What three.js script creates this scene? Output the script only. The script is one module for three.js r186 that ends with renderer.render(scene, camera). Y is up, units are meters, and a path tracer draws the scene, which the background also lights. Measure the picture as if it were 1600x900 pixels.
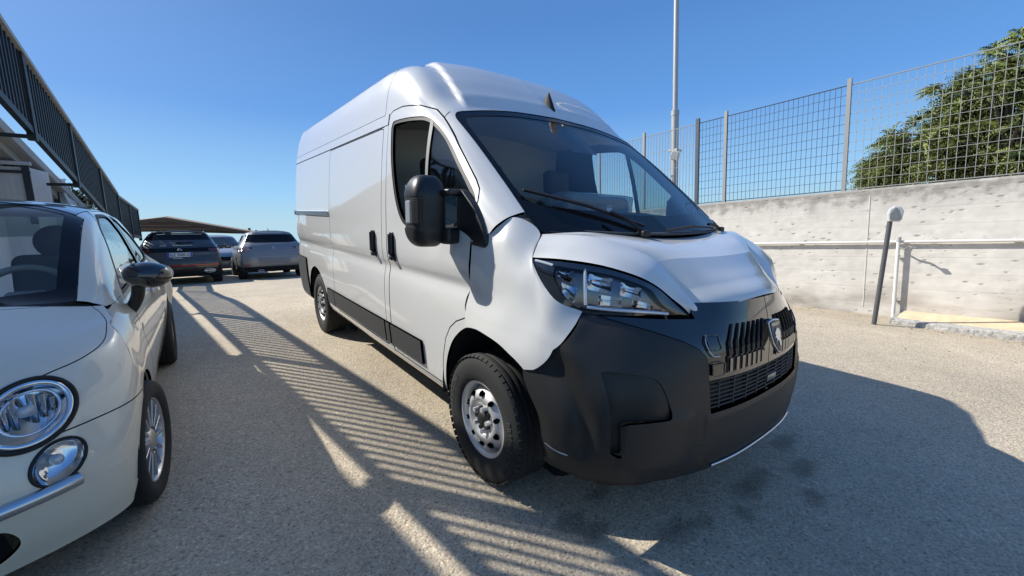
import * as THREE from 'three';
import { mergeGeometries } from 'three/addons/utils/BufferGeometryUtils.js';
import { RoundedBoxGeometry } from 'three/addons/geometries/RoundedBoxGeometry.js';
import { ImprovedNoise } from 'three/addons/math/ImprovedNoise.js';
import { TextGeometry } from 'three/addons/geometries/TextGeometry.js';
import { FontLoader } from 'three/addons/loaders/FontLoader.js';

// ---------------------------------------------------------------- camera, sky, sun, exposure
// The layout is measured on the sloping yard (y = 0 under the van, x across it, z along it);
// SLOPE turns all of it, camera and sun included, so that y is true vertical.
const SLOPE = new THREE.Matrix4().makeRotationX(0.078);
const scene = new THREE.Scene();
const camera = new THREE.PerspectiveCamera(69.75, 16 / 9, 0.05, 900);
camera.rotation.set(-0.1755, -0.6557, 0.016, 'YXZ');
camera.position.set(-2.1154, 1.4098, 1.7035);
camera.applyMatrix4(SLOPE);

const sunDir = new THREE.Vector3(-0.58, 0.79, -0.815).normalize().transformDirection(SLOPE);   // towards the sun
const sun = new THREE.DirectionalLight(new THREE.Color().setRGB(1, 0.965, 0.88), 5.0);
sun.position.copy(sunDir).multiplyScalar(40);
sun.target.position.set(0, 0, 0);
sun.castShadow = true;
sun.shadow.mapSize.set(4096, 4096);
Object.assign(sun.shadow.camera, { left: -22, right: 22, top: 22, bottom: -22, near: 1, far: 90 });
sun.shadow.radius = 1;
scene.add(sun, sun.target);

{ // clear sky: deep blue overhead, pale towards the horizon and round the sun
  const W = 512, H = 256, data = new Float32Array(W * H * 4);
  const mix = (a, b, t) => a + (b - a) * t;
  const stops = [[0, [0.52, 0.73, 0.83]], [0.06, [0.46, 0.70, 0.84]], [0.11, [0.345, 0.64, 0.95]], [0.27, [0.142, 0.362, 0.80]], [0.44, [0.098, 0.262, 0.63]], [1, [0.055, 0.165, 0.45]]];
  for (let j = 0; j < H; j++) for (let i = 0; i < W; i++) {
    const el = ((j + 0.5) / H - 0.5) * Math.PI, az = ((i + 0.5) / W - 0.5) * 2 * Math.PI;
    const d = new THREE.Vector3(Math.cos(el) * Math.cos(az), Math.sin(el), Math.cos(el) * Math.sin(az));
    const e = Math.max(0, Math.sin(el)), g = Math.max(0, d.dot(sunDir));
    const glow = 0.22 * Math.pow(g, 6) + 0.5 * Math.pow(g, 40);
    let k = 0; while (k < stops.length - 2 && e > stops[k + 1][0]) k++;
    for (let c = 0; c < 3; c++) {
      let v = mix(stops[k][1][c], stops[k + 1][1][c], (e - stops[k][0]) / (stops[k + 1][0] - stops[k][0]));
      v += glow * [0.9, 0.95, 1.1][c];
      data[(j * W + i) * 4 + c] = v / 1.25;
    }
    data[(j * W + i) * 4 + 3] = 1;
  }
  const sky = new THREE.DataTexture(data, W, H, THREE.RGBAFormat, THREE.FloatType);
  sky.mapping = THREE.EquirectangularReflectionMapping;
  sky.magFilter = sky.minFilter = THREE.LinearFilter;
  sky.needsUpdate = true;
  scene.background = sky; scene.environment = sky;
}

const renderer = new THREE.WebGLRenderer({ antialias: true });
renderer.setSize(1024, 576);
renderer.toneMapping = THREE.LinearToneMapping;
renderer.toneMappingExposure = 1.25;
renderer.shadowMap.enabled = true;

// ---------------------------------------------------------------- helpers
let seed = 20240611;
const rnd = () => { seed = (seed + 0x6D2B79F5) | 0; let t = Math.imul(seed ^ (seed >>> 15), 1 | seed); t = (t + Math.imul(t ^ (t >>> 7), 61 | t)) ^ t; return ((t ^ (t >>> 14)) >>> 0) / 4294967296; };
const rr = (a, b) => a + (b - a) * rnd();
const clamp = (x, a = 0, b = 1) => Math.min(b, Math.max(a, x));
const lerp = (a, b, t) => a + (b - a) * t;
const smooth = (a, b, x) => { const t = clamp((x - a) / (b - a)); return t * t * (3 - 2 * t); };
const V = (x, y, z) => new THREE.Vector3(x, y, z);
const noise = new ImprovedNoise();
const fbm = (x, y, z = 0, o = 4) => { let s = 0, a = 0.5; for (let i = 0; i < o; i++) { s += a * noise.noise(x, y, z + i * 7.3); x *= 2.03; y *= 2.03; z *= 2.03; a *= 0.5; } return s; };
const used = {};
const numbered = (n) => { if (!(n in used)) { used[n] = 0; return n; } used[n]++; return n + '_' + String(used[n]).padStart(3, '0'); };
function thing(name, label, category, pos = [0, 0, 0], turn = 0, group) {
  const o = new THREE.Group(); o.name = numbered(name); o.position.set(...pos); o.rotation.y = turn;
  o.userData = { label, category }; if (group) o.userData.group = group;
  scene.add(o); return o;
}
function part(name, geoms, mat, parent, label) {
  if (geoms.pair) {   // a left and a right piece that do not touch are two parts of one name
    const x = geoms[0].attributes.position; let near = Infinity; for (let i = 0; i < x.count; i++) near = Math.min(near, Math.abs(x.getX(i)));
    if (near > 0.01) { const a = part(name, geoms[0], mat, parent, label); part(name, geoms[1], mat, parent, label); return a; }
  }
  const g = Array.isArray(geoms) ? join(geoms) : geoms;
  const m = new THREE.Mesh(g, mat); m.name = name; m.castShadow = m.receiveShadow = true;
  if (label) m.userData.label = label;
  parent.add(m); return m;
}
function structure(name, geoms, mat) { const m = part(numbered(name), geoms, mat, scene); m.userData.kind = 'structure'; return m; }
function join(gs) {
  gs = gs.filter(Boolean).map((g) => { const k = g.index ? g.toNonIndexed() : g; for (const n of Object.keys(k.attributes)) if (!['position', 'normal', 'uv'].includes(n)) k.deleteAttribute(n); if (!k.attributes.uv) k.setAttribute('uv', new THREE.BufferAttribute(new Float32Array(k.attributes.position.count * 2), 2)); return k; });
  return gs.length === 1 ? gs[0] : mergeGeometries(gs);
}
const M4 = (p = [0, 0, 0], r = [0, 0, 0], s = [1, 1, 1]) => new THREE.Matrix4().compose(V(...p), new THREE.Quaternion().setFromEuler(new THREE.Euler(...r)), V(...s));
const put = (g, p, r, s) => g.applyMatrix4(M4(p, r, s));
// box with softened edges, centred
const rbox = (w, h, d, r = 0.01, p = [0, 0, 0], rot = [0, 0, 0], seg = 2) => put(new RoundedBoxGeometry(w, h, d, seg, Math.min(r, w / 2.01, h / 2.01, d / 2.01)), p, rot);
const bbox = (w, h, d, p = [0, 0, 0], rot = [0, 0, 0]) => put(new THREE.BoxGeometry(w, h, d), p, rot);
// bar between two points
function bar(a, b, w, d = w, round = false, seg = 10) {
  const A = V(...a), B = V(...b), L = A.distanceTo(B);
  const g = round ? new THREE.CylinderGeometry(w / 2, w / 2, L, seg) : new THREE.BoxGeometry(w, L, d);
  const q = new THREE.Quaternion().setFromUnitVectors(V(0, 1, 0), B.clone().sub(A).normalize());
  return g.applyMatrix4(new THREE.Matrix4().compose(A.add(B).multiplyScalar(0.5), q, V(1, 1, 1)));
}
const tube = (pts, r, n = 24, seg = 8, closed = false) => new THREE.TubeGeometry(new THREE.CatmullRomCurve3(pts.map((p) => V(...p)), closed), n, r, seg, closed);
const lathe = (pts, seg = 48) => new THREE.LatheGeometry(pts.map((p) => new THREE.Vector2(...p)), seg);
function mirrorX(g) {   // mirrored copy about x = 0
  const k = (g.index ? g.toNonIndexed() : g.clone()); const p = k.attributes.position, n = k.attributes.normal, u = k.attributes.uv;
  for (let i = 0; i < p.count; i++) { p.setX(i, -p.getX(i)); n.setX(i, -n.getX(i)); }
  for (const a of [p, n, u]) if (a) for (let i = 0; i < p.count; i += 3) for (let c = 0; c < a.itemSize; c++) { const t = a.array[(i + 1) * a.itemSize + c]; a.array[(i + 1) * a.itemSize + c] = a.array[(i + 2) * a.itemSize + c]; a.array[(i + 2) * a.itemSize + c] = t; }
  return k;
}
const both = (g) => { const a = [g, mirrorX(g)]; a.pair = true; return a; };
// signed distance to a polygon, negative inside
function poly(pts) {
  const n = pts.length;
  return (x, y) => {
    let d = Infinity, s = 1;
    for (let i = 0, j = n - 1; i < n; j = i++) {
      const [xi, yi] = pts[i], [xj, yj] = pts[j], ex = xj - xi, ey = yj - yi, wx = x - xi, wy = y - yi;
      const t = clamp((wx * ex + wy * ey) / (ex * ex + ey * ey || 1e-9)), dx = wx - ex * t, dy = wy - ey * t;
      d = Math.min(d, dx * dx + dy * dy);
      const c1 = y >= yi, c2 = y < yj, c3 = ex * wy > ey * wx;
      if ((c1 && c2 && c3) || (!c1 && !c2 && !c3)) s = -s;
    }
    return s * Math.sqrt(d);
  };
}
// closed smooth outline through points, as a dense polygon
const spline2 = (pts, n = 60, closed = true, tension = 0.5) => new THREE.CatmullRomCurve3(pts.map((p) => V(p[0], p[1], 0)), closed, 'catmullrom', tension).getPoints(n).map((p) => [p.x, p.y]);
// polygon with rounded corners
function roundPoly(pts, r, k = 5) {
  const out = [], n = pts.length;
  for (let i = 0; i < n; i++) {
    const a = pts[(i + n - 1) % n], b = pts[i], c = pts[(i + 1) % n], rad = Array.isArray(r) ? r[i] : r;
    const la = Math.hypot(a[0] - b[0], a[1] - b[1]), lc = Math.hypot(c[0] - b[0], c[1] - b[1]), ra = Math.min(rad, la * 0.48), rc = Math.min(rad, lc * 0.48);
    const p = [b[0] + (a[0] - b[0]) * ra / la, b[1] + (a[1] - b[1]) * ra / la], q = [b[0] + (c[0] - b[0]) * rc / lc, b[1] + (c[1] - b[1]) * rc / lc];
    for (let s = 0; s <= k; s++) { const t = s / k, u = 1 - t; out.push([u * u * p[0] + 2 * u * t * b[0] + t * t * q[0], u * u * p[1] + 2 * u * t * b[1] + t * t * q[1]]); }
  }
  return out;
}
function shapeOf(pts, holes = []) { const s = new THREE.Shape(pts.map((p) => new THREE.Vector2(...p))); for (const h of holes) s.holes.push(new THREE.Path(h.map((p) => new THREE.Vector2(...p)))); return s; }
const plate = (pts, depth, bevel = 0.003, holes = []) => { const g = new THREE.ExtrudeGeometry(shapeOf(pts, holes), { depth: Math.max(depth - 2 * bevel, 0.0005), bevelEnabled: bevel > 0, bevelThickness: bevel, bevelSize: bevel, bevelOffset: -bevel, bevelSegments: 2, curveSegments: 8 }); return g.translate(0, 0, bevel); };
// catmull-rom on uneven knots
function cr1(k, val, x) {
  const n = k.length; let i = 0; while (i < n - 2 && x > k[i + 1]) i++;
  const h = k[i + 1] - k[i], t = clamp((x - k[i]) / h);
  const sl = (a, b) => (val[b] - val[a]) / (k[b] - k[a]);
  const m = (j) => j === 0 ? sl(0, 1) : j === n - 1 ? sl(n - 2, n - 1) : (sl(j - 1, j) * (k[j + 1] - k[j]) + sl(j, j + 1) * (k[j] - k[j - 1])) / (k[j + 1] - k[j - 1]);
  const t2 = t * t, t3 = t2 * t;
  return (2 * t3 - 3 * t2 + 1) * val[i] + (t3 - 2 * t2 + t) * h * m(i) + (-2 * t3 + 3 * t2) * val[i + 1] + (t3 - t2) * h * m(i + 1);
}
// smooth surface through a grid rows[v][u] of points; u and v knots default to 0..1 even
function grid(rows, kv, ku) {
  const nv = rows.length, nu = rows[0].length;
  kv = kv || rows.map((_, i) => i / (nv - 1)); ku = ku || rows[0].map((_, i) => i / (nu - 1));
  return (u, v) => { const o = [0, 0, 0]; for (let c = 0; c < 3; c++) o[c] = cr1(kv, rows.map((r) => cr1(ku, r.map((p) => p[c]), u)), v); return o; };
}
// Build a trimmed piece of a surface. map(u,v) -> [x,y,z]; each trim keeps f([x,y,z],u,v) < 0.
// rim turns the cut edges inwards, like the folded edge of a car panel.
function skin(map, U, Vr, trims = [], opt = {}) {
  const [u0, u1, nu] = U, [v0, v1, nv] = Vr, off = opt.off || 0, rim = opt.rim ?? 0, flip = opt.flip ? -1 : 1;
  const eu = (u1 - u0) * 1e-3, ev = (v1 - v0) * 1e-3;
  const base = map;
  const P = (u, v) => { const p = base(u, v); if (!off && !opt.disp) return p; const n = N(u, v), o = off + (opt.disp ? opt.disp(p, u, v) : 0); return [p[0] + n[0] * o, p[1] + n[1] * o, p[2] + n[2] * o]; };
  function N(u, v, f = base) {
    const a = f(Math.min(u + eu, u1), v), b = f(Math.max(u - eu, u0), v), c = f(u, Math.min(v + ev, v1)), d = f(u, Math.max(v - ev, v0));
    const x1 = a[0] - b[0], y1 = a[1] - b[1], z1 = a[2] - b[2], x2 = c[0] - d[0], y2 = c[1] - d[1], z2 = c[2] - d[2];
    const n = [(y1 * z2 - z1 * y2) * flip, (z1 * x2 - x1 * z2) * flip, (x1 * y2 - y1 * x2) * flip], l = Math.hypot(...n) || 1;
    return [n[0] / l, n[1] / l, n[2] / l];
  }
  const SN = opt.disp ? (u, v) => N(u, v, P) : (u, v) => N(u, v);
  const mk = (u, v) => ({ u, v, b: base(u, v), e: 0 });
  const g = []; for (let j = 0; j <= nv; j++) { g.push([]); for (let i = 0; i <= nu; i++) { const a = mk(lerp(u0, u1, i / nu), lerp(v0, v1, j / nv)); a.f = trims.map((t) => t(a.b, a.u, a.v)); g[j].push(a); } }
  const pos = [], nor = [], uv = [];
  const full = (a) => { if (!a.p) { a.p = P(a.u, a.v); a.n = SN(a.u, a.v); } return a; };
  const emit = (a) => { full(a); pos.push(...a.p); nor.push(...a.n); const t = opt.uv ? opt.uv(a.p, a.u, a.v) : [a.p[2], a.p[1]]; uv.push(t[0], t[1]); };
  const tri = (a, b, c) => { const q = flip > 0 ? [a, b, c] : [a, c, b]; q.forEach(emit); };
  const rimEdge = (a, b) => {
    full(a); full(b); const R = rim;
    const A2 = a.p.map((x, i) => x - a.n[i] * R), B2 = b.p.map((x, i) => x - b.n[i] * R);
    const e1 = b.p.map((x, i) => x - a.p[i]); const nn = [e1[1] * a.n[2] - e1[2] * a.n[1], e1[2] * a.n[0] - e1[0] * a.n[2], e1[0] * a.n[1] - e1[1] * a.n[0]], l = (Math.hypot(...nn) || 1) * flip; const n = nn.map((x) => x / l);
    for (const p of [a.p, B2, b.p, a.p, A2, B2]) { pos.push(...p); nor.push(...n); uv.push(p[2], p[1]); }
  };
  for (let j = 0; j < nv; j++) for (let i = 0; i < nu; i++) {
    let pg = [g[j][i], g[j][i + 1], g[j + 1][i + 1], g[j + 1][i]], cut = false;
    for (let k = 0; k < trims.length && pg.length > 2; k++) {
      let anyOut = false, allOut = true; for (const a of pg) { if (a.f[k] >= 0) anyOut = true; else allOut = false; }
      if (allOut) { pg = []; break; } if (!anyOut) continue;
      cut = true; const out = [];
      for (let q = 0; q < pg.length; q++) {
        const a = pg[q], b = pg[(q + 1) % pg.length], fa = a.f[k], fb = b.f[k];
        if (fa < 0) out.push(a);
        if ((fa < 0) !== (fb < 0)) {
          let lo = 0, hi = 1, flo = fa, fhi = fb, c;
          for (let it = 0; it < 4; it++) { let t = lo + (hi - lo) * clamp(flo / (flo - fhi), 0.08, 0.92); c = mk(lerp(a.u, b.u, t), lerp(a.v, b.v, t)); const fc = trims[k](c.b, c.u, c.v); if (Math.abs(fc) < 1e-5) break; if ((fc < 0) === (flo < 0)) { lo = t; flo = fc; } else { hi = t; fhi = fc; } }
          c.f = trims.map((t, m) => (m > k ? t(c.b, c.u, c.v) : -1)); c.e = k + 1; c.e2 = (fa < 0) ? a.e : b.e;
          out.push(c);
        }
      }
      pg = out;
    }
    if (pg.length < 3) continue;
    for (let q = 1; q < pg.length - 1; q++) tri(pg[0], pg[q], pg[q + 1]);
    if (rim && cut) for (let q = 0; q < pg.length; q++) { const a = pg[q], b = pg[(q + 1) % pg.length]; if (a.e && b.e && (a.e === b.e || a.e2 === b.e || a.e === b.e2)) rimEdge(a, b); }
  }
  const geo = new THREE.BufferGeometry();
  if (!pos.length) { console.log('empty skin'); pos.push(0, 0, 0, 0, 0, 0, 0, 0, 0); nor.push(0, 1, 0, 0, 1, 0, 0, 1, 0); uv.push(0, 0, 0, 0, 0, 0); }
  geo.setAttribute('position', new THREE.Float32BufferAttribute(pos, 3)); geo.setAttribute('normal', new THREE.Float32BufferAttribute(nor, 3)); geo.setAttribute('uv', new THREE.Float32BufferAttribute(uv, 2));
  return geo;
}
// ---------------------------------------------------------------- textures
function dataTex(w, h, fn, srgb = false, repeat = true) {
  const d = new Uint8Array(w * h * 4);
  for (let j = 0; j < h; j++) for (let i = 0; i < w; i++) { const c = fn(i, j); const k = (j * w + i) * 4; d[k] = clamp(c[0]) * 255; d[k + 1] = clamp(c[1]) * 255; d[k + 2] = clamp(c[2]) * 255; d[k + 3] = 255; }
  const t = new THREE.DataTexture(d, w, h, THREE.RGBAFormat); t.magFilter = THREE.LinearFilter; t.minFilter = THREE.LinearMipmapLinearFilter; t.generateMipmaps = true;
  if (repeat) t.wrapS = t.wrapT = THREE.RepeatWrapping; if (srgb) t.colorSpace = THREE.SRGBColorSpace; t.needsUpdate = true; return t;
}
function canvasTex(w, h, draw) { const c = document.createElement('canvas'); c.width = w; c.height = h; draw(c.getContext('2d'), w, h); const t = new THREE.CanvasTexture(c); t.colorSpace = THREE.SRGBColorSpace; return t; }
const lin = (r, g, b) => new THREE.Color().setRGB(r, g, b);
const std = (c, rough, metal = 0, o = {}) => new THREE.MeshStandardMaterial({ color: c, roughness: rough, metalness: metal, ...o });
const phys = (c, rough, metal = 0, o = {}) => new THREE.MeshPhysicalMaterial({ color: c, roughness: rough, metalness: metal, ...o });
const FONT = await new FontLoader().loadAsync('fonts/droid/droid_sans_bold.typeface.json');

// ---------------------------------------------------------------- materials
const noise1 = (s, k) => (i, j) => { const n = 0.5 + 0.5 * fbm(i * s, j * s, k, 4); return [n, n, n]; };
const grainTex = dataTex(256, 256, () => { const n = 0.35 + 0.65 * rnd(); return [n, n, n]; });
const dirtTex = dataTex(256, 256, (i, j) => { const a = Math.cos(i / 256 * 6.283), b = Math.sin(i / 256 * 6.283), c = Math.cos(j / 256 * 6.283), d = Math.sin(j / 256 * 6.283); const n = 0.5 + 0.9 * fbm(a * 1.3 + c * 2.1 + 5, b * 1.3 + d * 2.1, a + d, 5); return [n, clamp(0.75 + 0.5 * (n - 0.5)), n]; });
const MAT = {
  white: phys(lin(0.675, 0.665, 0.645), 0.34, 0, { clearcoat: 1, clearcoatRoughness: 0.04 }),
  cream: phys(lin(0.72, 0.66, 0.54), 0.34, 0, { clearcoat: 1, clearcoatRoughness: 0.05 }),
  bumper: std(lin(0.016, 0.0155, 0.0155), 0.5, 0, { bumpMap: grainTex, bumpScale: 0.0003 }),
  trim: std(lin(0.045, 0.045, 0.046), 0.6, 0, { bumpMap: grainTex, bumpScale: 0.0003 }),
  mirror: std(lin(0.014, 0.014, 0.015), 0.38, 0, { bumpMap: grainTex, bumpScale: 0.0002 }),
  gloss: phys(lin(0.008, 0.009, 0.011), 0.12, 0, { clearcoat: 1, clearcoatRoughness: 0.03 }),
  antenna: std(lin(0.006, 0.006, 0.007), 0.7),
  black: std(lin(0.008, 0.008, 0.009), 0.6),
  rubber: std(lin(0.016, 0.016, 0.016), 0.8, 0, { bumpMap: grainTex, bumpScale: 0.0004 }),
  liner: std(lin(0.018, 0.018, 0.018), 0.9),
  under: std(lin(0.012, 0.012, 0.012), 0.9),
  chrome: std(lin(0.75, 0.76, 0.78), 0.08, 1),
  satin: std(lin(0.62, 0.63, 0.65), 0.3, 1),
  steel: std(lin(0.60, 0.60, 0.60), 0.42, 0.55),
  alloy: std(lin(0.55, 0.55, 0.56), 0.32, 0.8),
  grey: std(lin(0.22, 0.22, 0.22), 0.6),
  glass: phys(lin(0.84, 0.90, 0.89), 0.02, 0, { transmission: 1, thickness: 0, ior: 1.5 }),
  windscreen: phys(lin(0.82, 0.89, 0.90), 0.02, 0, { transmission: 1, thickness: 0, ior: 1.45 }),
  tinted: phys(lin(0.40, 0.50, 0.47), 0.02, 0, { transmission: 1, thickness: 0, ior: 1.5 }),
  side_glass: phys(lin(0.45, 0.52, 0.55), 0.02, 0, { transmission: 1, thickness: 0, ior: 1.6 }),
  frit: phys(lin(0.006, 0.006, 0.007), 0.12, 0, { specularIntensity: .45 }),
  rear_glass: phys(lin(0.007, 0.008, 0.009), 0.06, 0, { specularIntensity: .4 }),
  dark_glass: phys(lin(0.012, 0.013, 0.015), 0.03, 0, { clearcoat: 1, clearcoatRoughness: 0.02 }),
  lens: phys(lin(0.95, 0.97, 1.0), 0.01, 0, { transmission: 1, thickness: 0, ior: 1.45 }),
  seat: std(lin(0.02, 0.021, 0.024), 0.75),
  film: phys(lin(0.55, 0.6, 0.62), 0.12, 0, { transmission: 0.75, thickness: 0, ior: 1.45 }),
  interior: std(lin(0.02, 0.021, 0.022), 0.7),
  cabin: std(lin(0.46, 0.46, 0.44), 0.7),
  red: phys(lin(0.45, 0.012, 0.015), 0.1, 0, { clearcoat: 1, clearcoatRoughness: 0.03 }),
  orange: phys(lin(0.7, 0.22, 0.02), 0.15, 0, { clearcoat: 1 }),
};

// ---------------------------------------------------------------- the van
const van = thing('cargo_van', 'big white high-roof cargo van with black front bumper parked in the middle of the yard', 'van');
{
  // body cross-sections: half outline from the sill over the shoulder to the roof's middle
  const base = [[.955, .325], [.985, .365], [1.012, .52], [1.026, .75], [1.021, .96], [1.010, 1.035], [1.025, 1.085], [1.031, 1.35], [1.016, 1.68], [.975, 2.07], [.928, 2.30], [.868, 2.41], [.72, 2.472], [.4, 2.513], [0, 2.524]];
  const mod = (o) => base.map((p, i) => o[i] || p);
  const secs = [
    [-4.43, base.map(([x, y], i) => [x * 0.965, y - (i > 9 ? .05 : 0)])], [-4.405, base.map(([x, y], i) => [x * 0.982, y - (i > 9 ? .022 : 0)])], [-4.34, base.map(([x, y], i) => [x * 0.994, y - (i > 9 ? .006 : 0)])],
    [-4.1, base], [-3.2, base], [-2.3, base], [-1.7, base],
    [-1.32, mod({ 10: [.928, 2.295], 11: [.868, 2.40], 12: [.72, 2.46], 13: [.4, 2.50], 14: [0, 2.512] })],
    [-1.05, mod({ 9: [.972, 2.06], 10: [.925, 2.255], 11: [.862, 2.345], 12: [.72, 2.395], 13: [.4, 2.435], 14: [0, 2.445] })],
    [-.85, mod({ 8: [1.013, 1.67], 9: [.962, 2.02], 10: [.925, 2.135], 11: [.865, 2.215], 12: [.72, 2.262], 13: [.4, 2.298], 14: [0, 2.308] })],
    [-.70, mod({ 7: [1.031, 1.345], 8: [1.004, 1.67], 9: [.945, 1.945], 10: [.908, 2.03], 11: [.855, 2.095], 12: [.72, 2.138], 13: [.4, 2.173], 14: [0, 2.186] })],
    [-.57, mod({ 7: [1.031, 1.34], 8: [.996, 1.64], 9: [.937, 1.865], 10: [.900, 1.945], 11: [.842, 2.005], 12: [.72, 2.035], 13: [.4, 2.072], 14: [0, 2.085] })],
    [-.30, mod({ 7: [1.030, 1.31], 8: [.992, 1.54], 9: [.952, 1.69], 10: [.908, 1.765], 11: [.846, 1.803], 12: [.72, 1.826], 13: [.4, 1.862], 14: [0, 1.876] })],
    [0, mod({ 7: [1.027, 1.23], 8: [1.006, 1.36], 9: [.975, 1.445], 10: [.922, 1.515], 11: [.855, 1.555], 12: [.72, 1.582], 13: [.4, 1.625], 14: [0, 1.640] })],
    [.27, mod({ 6: [1.02, 1.06], 7: [1.005, 1.15], 8: [.982, 1.22], 9: [.95, 1.272], 10: [.90, 1.308], 11: [.845, 1.328], 12: [.72, 1.353], 13: [.4, 1.408], 14: [0, 1.427] })],
    [.52, mod({ 5: [1.0, 1.0], 6: [.99, 1.02], 7: [.98, 1.04], 8: [.96, 1.07], 9: [.93, 1.10], 10: [.89, 1.12], 11: [.845, 1.13], 12: [.72, 1.155], 13: [.4, 1.212], 14: [0, 1.232] })],
  ];
  const kz = secs.map((s) => s[0]);
  const kt = [0, .03, .10, .18, .26, .29, .315, .41, .52, .66, .75, .80, .855, .93, 1];
  const cache = new Map();
  const sect = (z) => { let s = cache.get(z); if (!s) { if (cache.size > 6000) cache.clear(); s = [[], []]; for (let i = 0; i < 15; i++) { s[0].push(cr1(kz, secs.map((q) => q[1][i][0]), z)); s[1].push(cr1(kz, secs.map((q) => q[1][i][1]), z)); } cache.set(z, s); } return s; };
  const Body = (t, z) => { const s = sect(z); return [-cr1(kt, s[0], t), cr1(kt, s[1], t), z]; };
  // outlines in (z, y)
  const doorPts = [[-1.165, .405], [-1.168, 1.2], [-1.175, 2.03], [-1.165, 2.068], [-1.12, 2.083], [-.986, 2.088], [-.788, 2.064], [-.653, 2.022], [-.576, 1.968], [-.403, 1.832], [-.251, 1.70], [-.122, 1.583], [-.079, 1.535], [-.056, 1.47], [-.05, 1.38], [-.055, 1.19], [-.07, 1.04], [-.105, .99], [-.115, .94], [-.10, .878], [-.204, .836], [-.275, .785], [-.328, .709], [-.372, .585], [-.392, .473], [-.40, .405]];
  const door = poly(doorPts);
  const winPts = spline2([[-1.118, 1.93], [-1.115, 1.985], [-1.07, 2.012], [-.80, 1.997], [-.69, 1.978], [-.60, 1.932], [-.448, 1.825], [-.254, 1.655], [-.10, 1.515], [-.075, 1.46], [-.10, 1.40], [-.25, 1.335], [-.55, 1.31], [-.80, 1.325], [-.915, 1.375], [-1.01, 1.51], [-1.085, 1.72]], 90);
  const win = poly(winPts);
  const slide = poly(roundPoly([[-1.262, .42], [-1.262, 1.99], [-2.682, 1.99], [-2.682, .42]], .03));
  const arch = poly(spline2([[-.385, .20], [-.38, .36], [-.352, .52], [-.295, .65], [-.22, .745], [-.11, .82], [0, .842], [.1, .838], [.2, .825], [.28, .80], [.37, .757], [.47, .66], [.535, .5], [.545, .2]], 60));
  const archR = poly(spline2([[-3.90, .2], [-3.87, .42], [-3.79, .60], [-3.65, .735], [-3.45, .785], [-3.25, .735], [-3.08, .60], [-3.0, .42], [-2.97, .2]], 50));
  const seamY = (z) => z < -.05 ? 1.27 : z < .075 ? lerp(1.27, 1.32, (z + .05) / .125) : z < .11 ? lerp(1.32, 1.372, (z - .075) / .035) : lerp(1.372, 1.44, clamp((z - .11) / .06));
  // windscreen outline in plan (x, z)
  const ws = (inset, top, bot, r) => { const p = []; const e = .842 - inset; for (let i = 0; i <= 16; i++) { const x = -e + 2 * e * i / 16; p.push([x, -.572 + .025 * (x / .84) ** 2 + top]); } for (let i = 16; i >= 0; i--) { const x = -e + 2 * e * i / 16; p.push([x * 1.012, .455 - .19 * (x / .84) ** 2 - bot]); } return poly(roundPoly(p, p.map((_, i) => (i === 0 || i === 16 || i === 17 || i === 33) ? r : .03), 6)); };
  const wsOut = ws(0, 0, 0, .06), wsIn = ws(.035, .045, .175, .12);
  const G = .0035;
  const W = MAT.white;
  const zy = (f, s = 1, o = 0) => (p) => s * f(p[2], p[1]) + o;
  const below = (y) => (p) => p[1] - y, above = (y) => (p) => y - p[1], ahead = (z) => (p) => z - p[2], behind = (z) => (p) => p[2] - z;
  const R = { rim: .016, flip: true };
  const body = new THREE.Group();
  // cargo side (visible side has the sliding door)
  const sideTrims = [above(.40), below(1.995), behind(-1.175), zy(archR, -1)];
  part('side_panel', [skin(Body, [.02, .68, 110], [-4.43, -1.16, 150], [...sideTrims, zy(slide, -1, G)], R), mirrorX(skin(Body, [.02, .68, 90], [-4.43, -1.16, 90], sideTrims, R))], W, van);
  part('roof_rail_panel', both(skin(Body, [.55, .72, 30], [-4.43, -1.16, 80], [above(2.002), below(2.072), behind(-1.179)], { ...R, off: .004 })), W, van);
  part('sill', both(skin(Body, [0, .12, 16], [-3.05, -.385, 120], [below(.395), zy(archR, -1), zy(arch, -1), ahead(-3.0)], { ...R, off: -.004 })), W, van);
  const sd = part('sliding_door', skin(Body, [.02, .68, 120], [-2.70, -1.25, 90], [zy(slide, 1, G)], R), W, van);
  // roof side, roof top, front cap
  const ridge = (p) => { const z = p[2], x = -p[0], k = clamp((z + 1.7) / .6), xr = lerp(.66, .735, clamp((z + 1.25) / .7)), d = xr - x; return k * smooth(-.56, -.70, z) * (.020 * smooth(-.012, .018, d) - .012 * smooth(-.16, -.02, d) * (1 - smooth(-.02, .0, d))) ; };
  part('roof_side_panel', both(skin(Body, [.6, .86, 50], [-4.43, -1.24, 80], [above(2.079), below(2.395), behind(-1.262)], R)), W, van);
  part('roof', both(skin(Body, [.75, 1, 40], [-4.43, -1.24, 90], [(p) => 2.401 - p[1], behind(-1.262)], { ...R })), W, van);
  part('roof_cap', both(skin(Body, [.52, 1, 130], [-1.27, -.53, 120], [ahead(-1.256), (p) => p[2] + (-p[0] > .846 ? .572 : .535), zy(door, -1, G), (p) => -wsOut(p[0], p[2]) + G, above(1.9)], { ...R, disp: ridge })), W, van);
  part('windscreen_pillar', both(skin(Body, [.35, .9, 110], [-.58, .26, 120], [ahead(-.566), zy(door, -1, G), (p) => -wsOut(p[0], p[2]) + G, (p) => seamY(p[2]) + .003 - p[1]], R)), W, van);
  part('roof_liner', both(skin(Body, [.70, 1, 30], [-1.9, -.64, 40], [], { off: -.045, flip: true })), MAT.under, van);
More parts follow.
